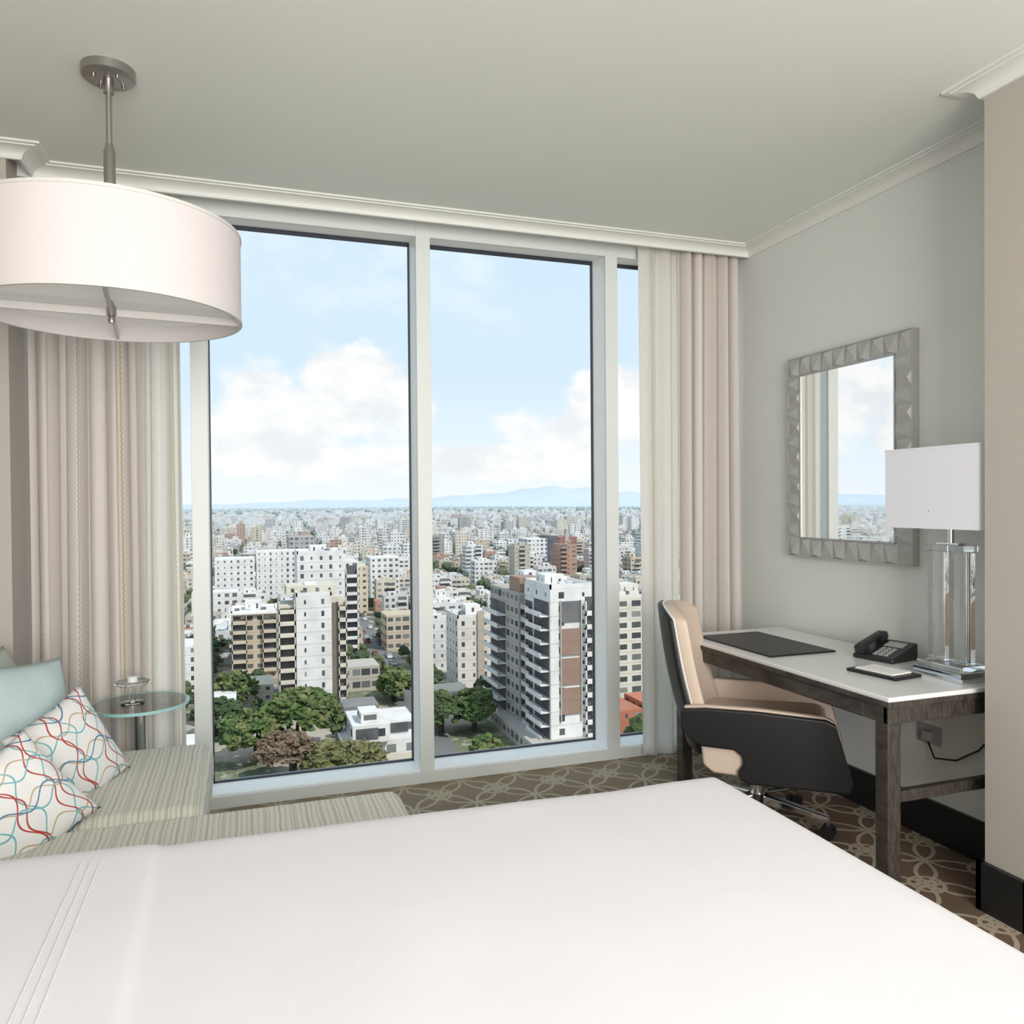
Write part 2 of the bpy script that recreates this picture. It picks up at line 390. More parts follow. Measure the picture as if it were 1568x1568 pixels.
# ============================================================ SOFA
sofa = group('sectional_sofa', (-0.4, 2.8, 0))
box('seat_cushion', -0.95, -0.120, 2.665, 3.44, 0.29, 0.472, M_sofa, 0.055, sofa, 6)
box('chaise_cushion', -0.95, 0.50, 2.14, 2.66, 0.29, 0.468, M_sofa, 0.05, sofa, 6)
boxes('base', [(-0.95, -0.14, 2.67, 3.42, 0.08, 0.30), (-0.95, 0.48, 2.15, 2.65, 0.08, 0.30)], M_sofa, 0.01, sofa)
box('backrest', -1.17, -0.93, 2.14, 3.44, 0.08, 0.84, M_sofa, 0.05, sofa, 5)
boxes('feet', [(-1.1, -1.05, 2.2, 2.25, 0, 0.08), (0.38, 0.43, 2.2, 2.25, 0, 0.08), (0.38, 0.43, 2.55, 2.6, 0, 0.08), (-0.25, -0.2, 3.3, 3.35, 0, 0.08), (-1.1, -1.05, 3.3, 3.35, 0, 0.08)], M_wood, 0, sofa)
def pillow(name, c, w, h, T, normal, roll, m):
    n = 26; v = []; f = []; uv = []
    nrm = Vector(normal).normalized(); up = Vector((0, 0, 1))
    r = up.cross(nrm).normalized(); u2 = nrm.cross(r)
    R = Matrix.Rotation(roll, 3, nrm)
    r = R @ r; u2 = R @ u2
    c = Vector(c)
    for side in (1, -1):
        for j in range(n+1):
            for i in range(n+1):
                a = -1+2*i/n; b = -1+2*j/n
                th = T*((1-abs(a)**3)*(1-abs(b)**3))**0.55
                px = a*(1-0.09*(1-b*b))*w/2; py = b*(1-0.09*(1-a*a))*h/2
                wr = 0.006*noise.noise(Vector((a*2.5+c.x*9, b*2.5, side)))
                p = c+r*px+u2*py+nrm*(side*(th/2)+wr*(th/T))
                v.append(p); uv.append((a/2+.5, b/2+.5))
    W = n+1; o = W*W
    for j in range(n):
        for i in range(n):
            f.append((j*W+i, j*W+i+1, (j+1)*W+i+1, (j+1)*W+i))
            f.append((o+(j+1)*W+i, o+(j+1)*W+i+1, o+j*W+i+1, o+j*W+i))
    ob = mesh_ob(name, v, f, m, None, True)
    ul = ob.data.uv_layers.new(name='UVMap')
    for lp in ob.data.loops: ul.data[lp.index].uv = uv[lp.vertex_index]
    bm = bmesh.new(); bm.from_mesh(ob.data); bmesh.ops.remove_doubles(bm, verts=bm.verts, dist=1e-5); bm.to_mesh(ob.data); bm.free()
    return ob
pillow('throw_pillow_sage', (-0.84, 3.30, 0.69), 0.42, 0.42, 0.12, (1, -0.15, 0.35), 0.05, M_aqua2)
pillow('throw_pillow_aqua', (-0.74, 3.10, 0.685), 0.44, 0.44, 0.16, (0.85, -0.55, 0.30), -0.12, M_aqua)
pillow('throw_pillow_aqua', (-0.84, 2.58, 0.66), 0.42, 0.42, 0.13, (0.9, -0.15, 0.30), 0.1, M_aqua)
pillow('throw_pillow_patterned', (-0.56, 3.00, 0.59), 0.36, 0.36, 0.12, (0.85, -0.6, 0.40), 0.30, M_pat)
pillow('throw_pillow_patterned', (-0.63, 2.62, 0.56), 0.34, 0.34, 0.12, (0.6, -0.75, 0.60), 0.45, M_pat)

# ============================================================ SIDE TABLE
tx, ty = -0.415, 3.635
st = group('side_table', (tx, ty, 0))
lathe('glass_top', [(0.0, 0.594), (0.187, 0.594), (0.190, 0.599), (0.187, 0.604), (0.0, 0.604)], (tx, ty, 0), M_tglass, st, 64)
M_gedge = mat('table_glass_edge', (0.35, 0.60, 0.60), 0.1, noise_amt=0.02)
lathe('rim', [(0.187, 0.593), (0.192, 0.593), (0.192, 0.605), (0.187, 0.605), (0.187, 0.593)], (tx, ty, 0), M_gedge, st, 64)
lathe('stem', [(0.0, 0.02), (0.026, 0.02), (0.026, 0.56), (0.05, 0.585), (0.05, 0.5935), (0.0, 0.5935)], (tx, ty, 0), M_chrome, st)
lathe('foot', [(0.0, 0.0), (0.14, 0.0), (0.14, 0.012), (0.02, 0.025), (0.0, 0.025)], (tx, ty, 0), M_chrome, st)
ch = group('glass_candle_holder', (tx-0.03, ty, 0.604))
lathe('holder_foot', [(0.0, 0.0), (0.045, 0.0), (0.045, 0.006), (0.014, 0.012), (0.012, 0.075), (0.0, 0.075)], (tx-0.03, ty, 0.606), M_crys, ch)
lathe('holder_dish', [(0.0, 0.075), (0.06, 0.078), (0.068, 0.085), (0.068, 0.090), (0.0, 0.083)], (tx-0.03, ty, 0.606), M_crys, ch)
lathe('candle', [(0.0, 0.088), (0.02, 0.088), (0.02, 0.11), (0.0, 0.11)], (tx-0.03, ty, 0.606), M_white, ch)

# ============================================================ PENDANT
pend = group('drum_pendant_lamp', (-0.40, 2.88, 2.2))
pc = (-0.40, 2.88, 0)
lathe('canopy', [(0.0, CZ), (0.082, CZ), (0.082, CZ-0.028), (0.074, CZ-0.034), (0.0, CZ-0.034)], pc, M_nickel, pend)
for a in (0.6, 2.2, 3.8, 5.4):
    lathe('canopy_screw', [(0.0, 0.0), (0.006, 0.0), (0.006, 0.012), (0.0, 0.013)], (pc[0]+0.05*math.cos(a), pc[1]+0.05*math.sin(a), CZ-0.046), M_nickel, pend, 12)
lathe('rod', [(0.0, 2.30), (0.0095, 2.30), (0.0095, CZ-0.03), (0.0, CZ-0.03)], pc, M_nickel, pend, 20)
lathe('rod_collar', [(0.0, CZ-0.08), (0.016, CZ-0.08), (0.016, CZ-0.034), (0.0, CZ-0.034)], pc, M_nickel, pend, 20)
lathe('rod_sleeve', [(0.0, 2.30), (0.018, 2.30), (0.018, 2.60), (0.014, 2.61), (0.012, 2.625), (0.0, 2.625)], pc, M_nickel, pend, 20)
RS = 0.405
lathe('shade', [(RS, 2.06), (RS, 2.345), (RS-0.006, 2.345), (RS-0.006, 2.06), (RS, 2.06)], pc, M_shade, pend, 96)
lathe('shade_top', [(0.03, 2.335), (RS-0.006, 2.335), (RS-0.006, 2.332), (0.03, 2.332), (0.03, 2.335)], pc, M_rim, pend, 96, False)
lathe('rim_bottom', [(RS-0.009, 2.056), (RS+0.003, 2.056), (RS+0.003, 2.066), (RS-0.009, 2.066), (RS-0.009, 2.056)], pc, M_rim, pend, 96)
lathe('rim_top', [(RS-0.009, 2.339), (RS+0.003, 2.339), (RS+0.003, 2.349), (RS-0.009, 2.349), (RS-0.009, 2.339)], pc, M_rim, pend, 96)
lathe('diffuser', [(0.002, 2.115), (RS-0.008, 2.115), (RS-0.008, 2.119), (0.002, 2.119)], pc, M_shadein, pend, 96, False)
for q in range(4):
    a = math.radians(5)+q*math.pi/2
    Mr = Matrix.Translation((pc[0], pc[1], 0)) @ Matrix.Rotation(a, 4, 'Z')
    box('spoke_%d' % (q+1), 0.0, RS-0.005, -0.005, 0.005, 2.060, 2.084, M_nickel if q == 3 else M_rim, 0.001, pend, 2, Mr)
lathe('finial', [(0.0, 2.035), (0.009, 2.038), (0.012, 2.048), (0.009, 2.058), (0.016, 2.062), (0.016, 2.085), (0.0, 2.115)], pc, M_nickel, pend, 20)

# ============================================================ DESK
desk = group('writing_desk', (2.4, 2.8, 0))
DX0, DX1, DY0, DY1 = 2.075, 2.72, 2.10, 3.50
box('top', DX0, DX1, DY0, DY1, 0.740, 0.760, M_top, 0.006, desk)
boxes('apron', [(DX0+0.004, DX0+0.03, DY0+0.01, DY1-0.01, 0.665, 0.740), (DX1-0.03, DX1-0.004, DY0+0.01, DY1-0.01, 0.665, 0.740),
                (DX0+0.004, DX1-0.004, DY0+0.006, DY0+0.03, 0.665, 0.740), (DX0+0.004, DX1-0.004, DY1-0.03, DY1-0.006, 0.665, 0.740)], M_wood, 0.003, desk)
boxes('edge_band', [(DX0-0.004, DX1+0.0, DY0-0.004, DY1+0.004, 0.724, 0.744)], M_wood, 0.002, desk)
legs = []
for lx in (DX0+0.005, DX1-0.06):
    for ly in (DY0+0.01, DY1-0.065): legs.append((lx, lx+0.058, ly, ly+0.058, 0.0, 0.73))
boxes('legs', legs, M_wood, 0.004, desk)
boxes('stretchers', [(DX0+0.02, DX1-0.02, DY0+0.02, DY0+0.05, 0.385, 0.425), (DX0+0.02, DX1-0.02, DY1-0.055, DY1-0.025, 0.385, 0.425)], M_wood, 0.003, desk)
box('drawer_front', DX0+0.0, DX0+0.01, DY0+0.12, DY0+0.62, 0.670, 0.718, M_wood, 0.002, desk)
box('desk_blotter', 2.14, 2.49, 2.82, 3.38, 0.7605, 0.768, M_blackl, 0.003)
npd = group('notepad', (2.33, 2.40, 0.76))
Mn = Matrix.Translation((2.345, 2.40, 0.7605)) @ Matrix.Rotation(math.radians(8), 4, 'Z')
box('tray', -0.075, 0.075, -0.11, 0.11, 0.0, 0.012, M_blackl, 0.003, npd, 2, Mn)
box('pad', -0.055, 0.055, -0.08, 0.085, 0.012, 0.018, M_paper, 0.001, npd, 2, Mn)
ph = group('desk_phone', (2.58, 2.63, 0.76))
Mp = Matrix.Translation((2.575, 2.63, 0.7605)) @ Matrix.Rotation(math.radians(12), 4, 'Z') @ Matrix.Scale(0.93, 4)
v = [(-.09,-.10,0),(.10,-.10,0),(.10,.10,0),(-.09,.10,0),(-.09,-.10,.02),(.10,-.10,.075),(.10,.10,.075),(-.09,.10,.02)]
ob = mesh_ob('body', [Mp @ Vector(p) for p in v], [(0,3,2,1),(4,5,6,7),(0,1,5,4),(1,2,6,5),(2,3,7,6),(3,0,4,7)], M_phone, ph)
md = ob.modifiers.new('b', 'BEVEL'); md.width = 0.006; md.segments = 3
sl = math.atan2(0.055, 0.19)
Ms = Mp @ Matrix.Translation((-.09, 0, 0.02)) @ Matrix.Rotation(-sl, 4, 'Y')
box('handset_grip', 0.01, 0.185, 0.045, 0.085, 0.022, 0.045, M_phone, 0.009, ph, 3, Ms)
boxes('handset_ends', [(0.0, 0.05, 0.04, 0.09, 0.002, 0.04), (0.15, 0.20, 0.04, 0.09, 0.002, 0.04)], M_phone, 0.008, ph, Ms)
kk = []
for i in range(4):
    for j in range(3): kk.append((0.02+i*0.022, 0.034+i*0.022, -0.06+j*0.026, -0.042+j*0.026, 0.0, 0.006))
boxes('keys', kk, M_grey, 0.001, ph, Ms)
box('display', 0.12, 0.17, -0.07, 0.02, 0.0, 0.004, M_grey, 0.001, ph, 2, Ms)

# ============================================================ TABLE LAMP
lamp = group('table_lamp', (2.56, 2.29, 0.76))
lx, ly = 2.56, 2.285
boxes('base_plate', [(lx-0.09, lx+0.09, ly-0.13, ly+0.13, 0.7605, 0.776), (lx-0.075, lx+0.075, ly-0.11, ly+0.11, 0.776, 0.790)], M_chrome, 0.002, lamp)
box('crystal_plinth', lx-0.065, lx+0.065, ly-0.10, ly+0.10, 0.7905, 0.815, M_crys, 0.002, lamp, 2)
box('crystal_slab_1', lx-0.025, lx+0.025, ly-0.085, ly-0.012, 0.8155, 1.235, M_crys, 0.002, lamp, 2)
box('crystal_slab_2', lx-0.025, lx+0.025, ly+0.012, ly+0.085, 0.8155, 1.235, M_crys, 0.002, lamp, 2)
lathe('center_rod', [(0.0, 0.815), (0.006, 0.815), (0.006, 1.27), (0.0, 1.27)], (lx, ly, 0), M_chrome, lamp, 16)
box('crystal_cap', lx-0.04, lx+0.04, ly-0.09, ly+0.09, 1.2355, 1.262, M_crys, 0.002, lamp, 2)
box('cap_plate', lx-0.02, lx+0.02, ly-0.05, ly+0.05, 1.262, 1.270, M_chrome, 0.001, lamp, 2)
lathe('socket', [(0.0, 1.27), (0.012, 1.27), (0.012, 1.40), (0.0, 1.40)], (lx, ly, 0), M_chrome, lamp, 20)
M_shl = mat('table_lampshade_linen', (0.65, 0.65, 0.70), 0.9, noise_amt=0.02, nscale=80, emis=((1, .98, 1), 0.09))
def shade_box(x0, x1, y0, y1, z0, z1, t):
    boxes('shade', [(x0, x0+t, y0, y1, z0, z1), (x1-t, x1, y0, y1, z0, z1), (x0+t, x1-t, y0, y0+t, z0, z1), (x0+t, x1-t, y1-t, y1, z0, z1)], M_shl, 0.0, lamp)
shade_box(2.45, 2.67, 2.075, 2.495, 1.327, 1.632, 0.004)
boxes('shade_trim', [(2.448, 2.452, 2.073, 2.497, 1.325, 1.333), (2.448, 2.452, 2.073, 2.497, 1.626, 1.634), (2.45, 2.67, 2.073, 2.077, 1.325, 1.333), (2.45, 2.67, 2.073, 2.077, 1.626, 1.634)], M_shl, 0, lamp)
boxes('shade_spider', [(2.45, 2.67, ly-0.002, ly+0.002, 1.39, 1.394), (lx-0.002, lx+0.002, 2.08, 2.49, 1.39, 1.394)], M_chrome, 0, lamp)

# ============================================================ WALL MIRROR
mir = group('wall_mirror', (2.72, 3.02, 1.66))
my0, my1, mz0, mz1 = 2.615, 3.415, 1.152, 2.167; fw = 0.092; xf = XR-0.035
box('mirror_backing', XR-0.033, XR-0.002, my0+0.005, my1-0.005, mz0+0.005, mz1-0.005, M_mframe, 0, mir)
mesh_ob('mirror_glass', [(XR-0.036, my0+fw, mz0+fw), (XR-0.036, my1-fw, mz0+fw), (XR-0.036, my1-fw, mz1-fw), (XR-0.036, my0+fw, mz1-fw)], [(0, 3, 2, 1)], M_mirror, mir)
boxes('mirror_bead', [(XR-0.042, XR-0.034, my0+fw-0.004, my0+fw+0.004, mz0+fw, mz1-fw), (XR-0.042, XR-0.034, my1-fw-0.004, my1-fw+0.004, mz0+fw, mz1-fw),
    (XR-0.042, XR-0.034, my0+fw, my1-fw, mz0+fw-0.004, mz0+fw+0.004), (XR-0.042, XR-0.034, my0+fw, my1-fw, mz1-fw-0.004, mz1-fw+0.004)], M_nickel, 0, mir)
v = []; f = []
def pyr(a0, a1, b0, b1, ap):
    b = len(v)
    v.extend([(xf, a0, b0), (xf, a1, b0), (xf, a1, b1), (xf, a0, b1), (xf-0.016, ap[0], ap[1])])
    f.extend([(b, b+4, b+1), (b+1, b+4, b+2), (b+2, b+4, b+3), (b+3, b+4, b)])
ny_ = 10; nz_ = 13
for i in range(ny_):
    a0 = my0+(my1-my0)*i/ny_; a1 = my0+(my1-my0)*(i+1)/ny_
    for (b0, b1) in ((mz0, mz0+fw), (mz1-fw, mz1)): pyr(a0, a1, b0, b1, ((a0+a1)/2, b0+fw*(0.15 if i % 2 else 0.85)))
for i in range(nz_-2):
    hh = (mz1-mz0-2*fw)/(nz_-2)
    b0 = mz0+fw+hh*i; b1 = b0+hh
    for (a0, a1) in ((my0, my0+fw), (my1-fw, my1)): pyr(a0, a1, b0, b1, (a0+fw*(0.15 if i % 2 else 0.85), (b0+b1)/2))
mesh_ob('faceted_frame', v, f, M_mframe, mir)
boxes('frame_edge', [(xf-0.004, XR-0.001, my0-0.004, my0, mz0-0.004, mz1+0.004), (xf-0.004, XR-0.001, my1, my1+0.004, mz0-0.004, mz1+0.004),
                     (xf-0.004, XR-0.001, my0, my1, mz0-0.004, mz0), (xf-0.004, XR-0.001, my0, my1, mz1, mz1+0.004)], M_mframe, 0, mir)

og = group('wall_outlet', (2.73, 2.55, 0.45))
box('plate', XR-0.008, XR, 2.50, 2.62, 0.40, 0.48, M_grey, 0.003, og)
box('plug', XR-0.04, XR-0.008, 2.53, 2.57, 0.42, 0.46, M_grey, 0.004, og)
tube('cord', [(XR-0.03, 2.55, 0.43), (XR-0.04, 2.5, 0.36), (XR-0.035, 2.4, 0.38), (XR-0.03, 2.3, 0.45), (XR-0.03, 2.22, 0.55), (XR-0.035, 2.2, 0.64)], 0.004, M_phone, og)

# ============================================================ OFFICE CHAIR
cc = Vector((2.155, 2.93, 0)); phi = math.radians(-38)
chair = group('desk_chair', (cc.x, cc.y, 0))
Mc = Matrix.Translation(cc) @ Matrix.Rotation(phi, 4, 'Z')
def shell(name, t0, t1, off, m, z0=0.40, z1=0.975, thick=0.02, halfw=0.24):
    nu, nv = 24, 20; v = []; f = []
    for lay in (0, 1):
        for j in range(nv+1):
            t = j/nv
            for i in range(nu+1):
                s = -1+2*i/nu
                z = z0+(z1-z0)*t - 0.05*(t**6)*abs(s)**3
                w = halfw*(1.0-0.06*t+0.03*math.sin(t*math.pi))
                x = -0.225-0.13*t-0.03*math.sin(t*math.pi)*0.6 + 0.075*(abs(s)**2.2) - off - (thick if lay else 0)
                v.append(Mc @ Vector((x, s*w, z)))
    W = nu+1; o = W*(nv+1)
    for j in range(nv):
        for i in range(nu):
            f.append((j*W+i, j*W+i+1, (j+1)*W+i+1, (j+1)*W+i)); f.append((o+(j+1)*W+i, o+(j+1)*W+i+1, o+j*W+i+1, o+j*W+i))
    for i in range(nu):
        f.append((i+1, i, o+i, o+i+1)); a = nv*W
        f.append((a+i, a+i+1, o+a+i+1, o+a+i))
    for j in range(nv):
        f.append((j*W, (j+1)*W, o+(j+1)*W, o+j*W)); f.append(((j+1)*W+nu, j*W+nu, o+j*W+nu, o+(j+1)*W+nu))
    ob = mesh_ob(name, v, f, m, chair, True)
    md = ob.modifiers.new('b', 'BEVEL'); md.width = 0.006; md.segments = 2; md.limit_method = 'ANGLE'; md.angle_limit = math.radians(50)
shell('back_cushion', 0, 1, 0.0, M_cream, thick=0.05)
shell('back_piping', 0, 1, 0.050, M_white, thick=0.008, z1=0.980, halfw=0.244)
shell('back_shell', 0, 1, 0.058, M_blackl, thick=0.022, z0=0.36, z1=0.975, halfw=0.243)
box('seat_cushion', -0.25, 0.29, -0.235, 0.235, 0.40, 0.50, M_cream, 0.035, chair, 5, Mc)
box('seat_pan', -0.23, 0.25, -0.22, 0.22, 0.365, 0.40, M_blackl, 0.01, chair, 3, Mc)
def extr(name, prof, y0, y1, m, bev=0.008):
    n = len(prof)
    v = [Mc @ Vector((a, y0, z)) for a, z in prof]+[Mc @ Vector((a, y1, z)) for a, z in prof]
    f = [tuple(range(n)), tuple(reversed(range(n, 2*n)))]+[(i, (i+n), ((i+1) % n)+n, (i+1) % n) for i in range(n)]
    ob = mesh_ob(name, v, f, m, chair)
    bm = bmesh.new(); bm.from_mesh(ob.data); bmesh.ops.recalc_face_normals(bm, faces=bm.faces); bmesh.ops.triangulate(bm, faces=[q for q in bm.faces if len(q.verts) > 4]); bm.to_mesh(ob.data); bm.free()
    md = ob.modifiers.new('b', 'BEVEL'); md.width = bev; md.segments = 3; md.limit_method = 'ANGLE'
    return ob
armp = [(-0.30, 0.565), (-0.20, 0.575), (0.0, 0.575), (0.27, 0.562), (0.305, 0.545), (0.37, 0.31), (0.35, 0.275), (-0.02, 0.275), (-0.06, 0.29), (-0.07, 0.325), (-0.05, 0.35), (-0.05, 0.385), (-0.08, 0.41), (-0.22, 0.415), (-0.27, 0.45), (-0.30, 0.49)]
for s, nm in ((-1, 'right'), (1, 'left')):
    y0, y1 = sorted((s*0.285, s*0.312))
    extr('arm_panel_'+nm, armp, y0, y1, M_blackl)
    y0, y1 = sorted((s*0.245, s*0.285))
    extr('arm_lining_'+nm, [(a*0.985+0.002, z+0.006) for a, z in armp[:7]]+[(-0.17, 0.30), (-0.21, 0.33), (-0.22, 0.42)], y0, y1, M_cream, 0.012)
lathe('gas_column', [(0.0, 0.10), (0.03, 0.10), (0.03, 0.24), (0.02, 0.24), (0.02, 0.36), (0.07, 0.365), (0.0, 0.37)], cc, M_chrome, chair, 24)
for q in range(5):
    a = math.radians(20+72*q)
    Mq = Matrix.Translation(cc) @ Matrix.Rotation(a, 4, 'Z')
    v = [(0.0,-.026,.10),(0.0,.026,.10),(0.0,.026,.145),(0.0,-.026,.145),(.30,-.016,.072),(.30,.016,.072),(.30,.016,.095),(.30,-.016,.095)]
    ob = mesh_ob('base_leg_%d' % (q+1), [Mq @ Vector(p) for p in v], [(0,1,2,3),(4,7,6,5),(0,4,5,1),(1,5,6,2),(2,6,7,3),(3,7,4,0)], M_chrome, chair)
    md = ob.modifiers.new('b', 'BEVEL'); md.width = 0.006; md.segments = 3
    for sd in (-1, 1):
        n = 16; vv = []
        for k2 in (0, 1):
            for i in range(n):
                an = 2*math.pi*i/n
                vv.append(Mq @ Vector((0.295+0.03*math.cos(an), sd*(0.008+0.018*k2), 0.03+0.03*math.sin(an))))
        ff = [tuple(range(n)), tuple(reversed(range(n, 2*n)))]+[(i, i+n, (i+1) % n+n, (i+1) % n) for i in range(n)]
        mesh_ob('caster_%d' % (q*2+(sd+1)//2+1), vv, ff, M_blackl, chair)
    box('caster_stem_%d' % (q+1), 0.288, 0.302, -0.007, 0.007, 0.03, 0.085, M_chrome, 0, chair, 2, Mq)

# ============================================================ CITY
GZ = -55.0
EU = Vector((0.9985, -0.055)); EV = Vector((0.055, 0.9985))
def build_city_mat():
    m, nt, b = new_mat('city_facades'); k = NB(nt)
    uv = nt.nodes.new('ShaderNodeUVMap'); p = k.sep(uv.outputs[0])
    at = nt.nodes.new('ShaderNodeAttribute'); at.attribute_name = 'Col'
    g = nt.nodes.new('ShaderNodeNewGeometry'); nz = k.sep(g.outputs['Normal'])[2]
    fu = k.m('FRACT', p[0]); fv = k.m('FRACT', p[1])
    wn = nt.nodes.new('ShaderNodeTexWhiteNoise'); wn.noise_dimensions = '3D'
    lk(nt, k.comb(k.m('FLOOR', p[0]), k.m('FLOOR', p[1]), 0.0), wn.inputs['Vector'])
    wn2 = nt.nodes.new('ShaderNodeTexWhiteNoise'); wn2.noise_dimensions = '3D'
    lk(nt, k.comb(k.m('FLOOR', p[0]), 0.0, 3.0), wn2.inputs['Vector'])
    wid = k.m('MULTIPLY', at.outputs['Alpha'], k.m('ADD', 0.45, k.m('MULTIPLY', wn2.outputs['Value'], 0.8)))
    wu = k.m('LESS_THAN', k.m('ABSOLUTE', k.m('SUBTRACT', fu, 0.5)), wid)
    wv = k.m('LESS_THAN', k.m('ABSOLUTE', k.m('SUBTRACT', fv, 0.54)), k.m('ADD', 0.15, k.m('MULTIPLY', wn2.outputs['Value'], 0.12)))
    wall = k.m('LESS_THAN', k.m('ABSOLUTE', nz), 0.5)
    mask = k.m('MULTIPLY', k.m('MULTIPLY', wu, wv), wall)
    wcol = k.mix(k.m('POWER', wn.outputs['Value'], 3.0), (0.03, 0.035, 0.04), (0.28, 0.28, 0.27))
    dirt = k.noise(g.outputs['Position'], 0.25, 3)
    col = k.mix(k.mr(dirt, 0.3, 0.8, 0.0, 0.30), at.outputs['Color'], (0.32, 0.28, 0.24))
    slab = k.m('MULTIPLY', k.m('LESS_THAN', fv, 0.07), wall)
    col = k.mix(k.m('MULTIPLY', slab, 0.30), col, (0.1, 0.1, 0.1))
    col = k.mix(mask, col, wcol)
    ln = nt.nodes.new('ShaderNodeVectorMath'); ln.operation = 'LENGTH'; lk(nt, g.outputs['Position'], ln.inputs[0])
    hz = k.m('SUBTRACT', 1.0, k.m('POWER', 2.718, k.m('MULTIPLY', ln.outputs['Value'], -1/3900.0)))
    col = k.mix(hz, col, (0.58, 0.63, 0.67))  # aerial haze painted into the facade colour, growing with distance
    lk(nt, col, b.inputs['Base Color']); b.inputs['Roughness'].default_value = 0.8; b.inputs['Specular IOR Level'].default_value = 0.2
    return m
M_city = build_city_mat()
class Mass:
    def __init__(s): s.v = []; s.f = []; s.uv = []; s.c = []
    def box(s, x0, x1, y0, y1, z0, z1, col, w=0.25, bay=3.2, fl=3.1, rot=0.0, piv=None, plain=False, roof=None):
        b = len(s.v)
        pts = [(x0,y0),(x1,y0),(x1,y1),(x0,y1)]
        if rot:
            px, py = piv or ((x0+x1)/2, (y0+y1)/2); c, sn = math.cos(rot), math.sin(rot)
            pts = [(px+(x-px)*c-(y-py)*sn, py+(x-px)*sn+(y-py)*c) for x, y in pts]
        for z in (z0, z1): s.v += [(x, y, z) for x, y in pts]
        if plain: w = 0.0
        h = (z1-z0)/fl; ro = random.randint(0, 500); vo = random.randint(0, 500)
        h = max(1, round(h))
        dx = max(1, round((x1-x0)/bay)); dy = max(1, round((y1-y0)/bay))
        for (q, n) in (((0,1,5,4), dx), ((1,2,6,5), dy), ((2,3,7,6), dx), ((3,0,4,7), dy)):
            s.f.append(tuple(b+i for i in q)); s.uv += [(ro, vo), (ro+n, vo), (ro+n, vo+h), (ro, vo+h)]; s.c += [(*col, w)]*4
            ro += 37
        rc = roof or tuple(c_*0.85 for c_ in col)
        s.f.append((b+4, b+5, b+6, b+7)); s.uv += [(0, 0)]*4; s.c += [(*rc, w)]*4
    def obj(s, name, m=None):
        me = bpy.data.meshes.new(name); me.from_pydata(s.v, [], s.f); me.update()
        ul = me.uv_layers.new(name='UVMap'); ul.data.foreach_set('uv', [q for t in s.uv for q in t])
        ca = me.color_attributes.new('Col', 'FLOAT_COLOR', 'CORNER'); ca.data.foreach_set('color', [q for t in s.c for q in t])
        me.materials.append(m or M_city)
        ob = bpy.data.objects.new(name, me); COL.objects.link(ob); return ob
WH = (0.78, 0.765, 0.745); CR = (0.66, 0.59, 0.48); GR = (0.38, 0.37, 0.36); BR = (0.28, 0.17, 0.12); TN = (0.58, 0.47, 0.33)
def roofstuff(M, x0, x1, y0, y1, z, col, rnd, pent=3.2):
    t = 0.35; h = 1.1
    for q in ((x0, x1, y0, y0+t), (x0, x1, y1-t, y1), (x0, x0+t, y0, y1), (x1-t, x1, y0, y1)): M.box(*q, z, z+h, col, plain=True)
    M.box(x0+(x1-x0)*0.3, x0+(x1-x0)*0.65, y0+(y1-y0)*0.4, y0+(y1-y0)*0.8, z, z+pent, col, w=0.1)
    for _ in range(6):
        a = rnd.uniform(x0+1, x1-2.5); b = rnd.uniform(y0+1, y1-2.5)
        M.box(a, a+1.5, b, b+1.5, z, z+1.4, rnd.choice([(0.1, 0.1, 0.12), (0.55, 0.55, 0.55), (0.75, 0.75, 0.75)]), plain=True)
def balconies_front(M, x0, x1, y, z0, z1, fl, col, depth=1.6, dark=(0.07, 0.07, 0.075)):
    M.box(x0+0.2, x1-0.2, y-0.06, y+0.2, z0, z1, dark, plain=True)
    z = z0
    while z < z1-1:
        M.box(x0, x1, y-depth, y, z-0.15, z+0.15, col, plain=True)
        M.box(x0, x1, y-depth, y-depth+0.15, z+0.15, z+1.0, col, plain=True)
        M.box(x0, x0+0.25, y-depth, y, z, z+fl, col, plain=True); M.box(x1-0.25, x1, y-depth, y, z, z+fl, col, plain=True)
        z += fl
def balconies_left(M, y0, y1, x, z0, z1, fl, col, depth=1.6, dark=(0.07, 0.07, 0.075)):
    M.box(x-0.06, x+0.2, y0+0.2, y1-0.2, z0, z1, dark, plain=True)
    z = z0
    while z < z1-1:
        M.box(x-depth, x, y0, y1, z-0.15, z+0.15, col, plain=True)
        M.box(x-depth, x-depth+0.15, y0, y1, z+0.15, z+1.0, col, plain=True)
        z += fl
rnd = random.Random(11)
A = Mass()
A.box(65.0, 75.8, 163, 180, GZ, -18.0, WH, w=0.12, bay=5.5)
A.box(63.5, 75.5, 180.02, 203, GZ, -20.5, (0.42, 0.38, 0.34), w=0.34, bay=3.5)
z = -27.0
for i in range(3): A.box(67.6, 72.2, 162.75, 163.1, z-6.0, z, BR, plain=True); z -= 6.7
A.box(67.3, 72.6, 162.85, 163.1, -25.6, -20.8, (0.12, 0.12, 0.13), plain=True)
A.box(67.3, 67.55, 162.6, 163.1, -48, -20.6, (0.45, 0.43, 0.4), plain=True); A.box(72.3, 72.6, 162.6, 163.1, -48, -20.6, (0.45, 0.43, 0.4), plain=True)
balconies_left(A, 163.6, 173.5, 65.0, GZ+3, -21, 3.1, WH, 2.2)
balconies_left(A, 174.2, 179.5, 65.0, GZ+3, -22, 3.1, (0.55, 0.53, 0.5), 1.2)
balconies_left(A, 190, 203, 63.5, GZ+3, -24, 3.1, WH, 2.4)
balconies_front(A, 73.3, 75.7, 163, GZ+3, -20, 3.1, WH, 0.9)
A.box(66.5, 71, 170, 176, -18.0, -15.4, WH, w=0.15); A.box(64.2, 70.0, 181, 189, -20.5, -17.0, (0.33, 0.20, 0.14), plain=True)
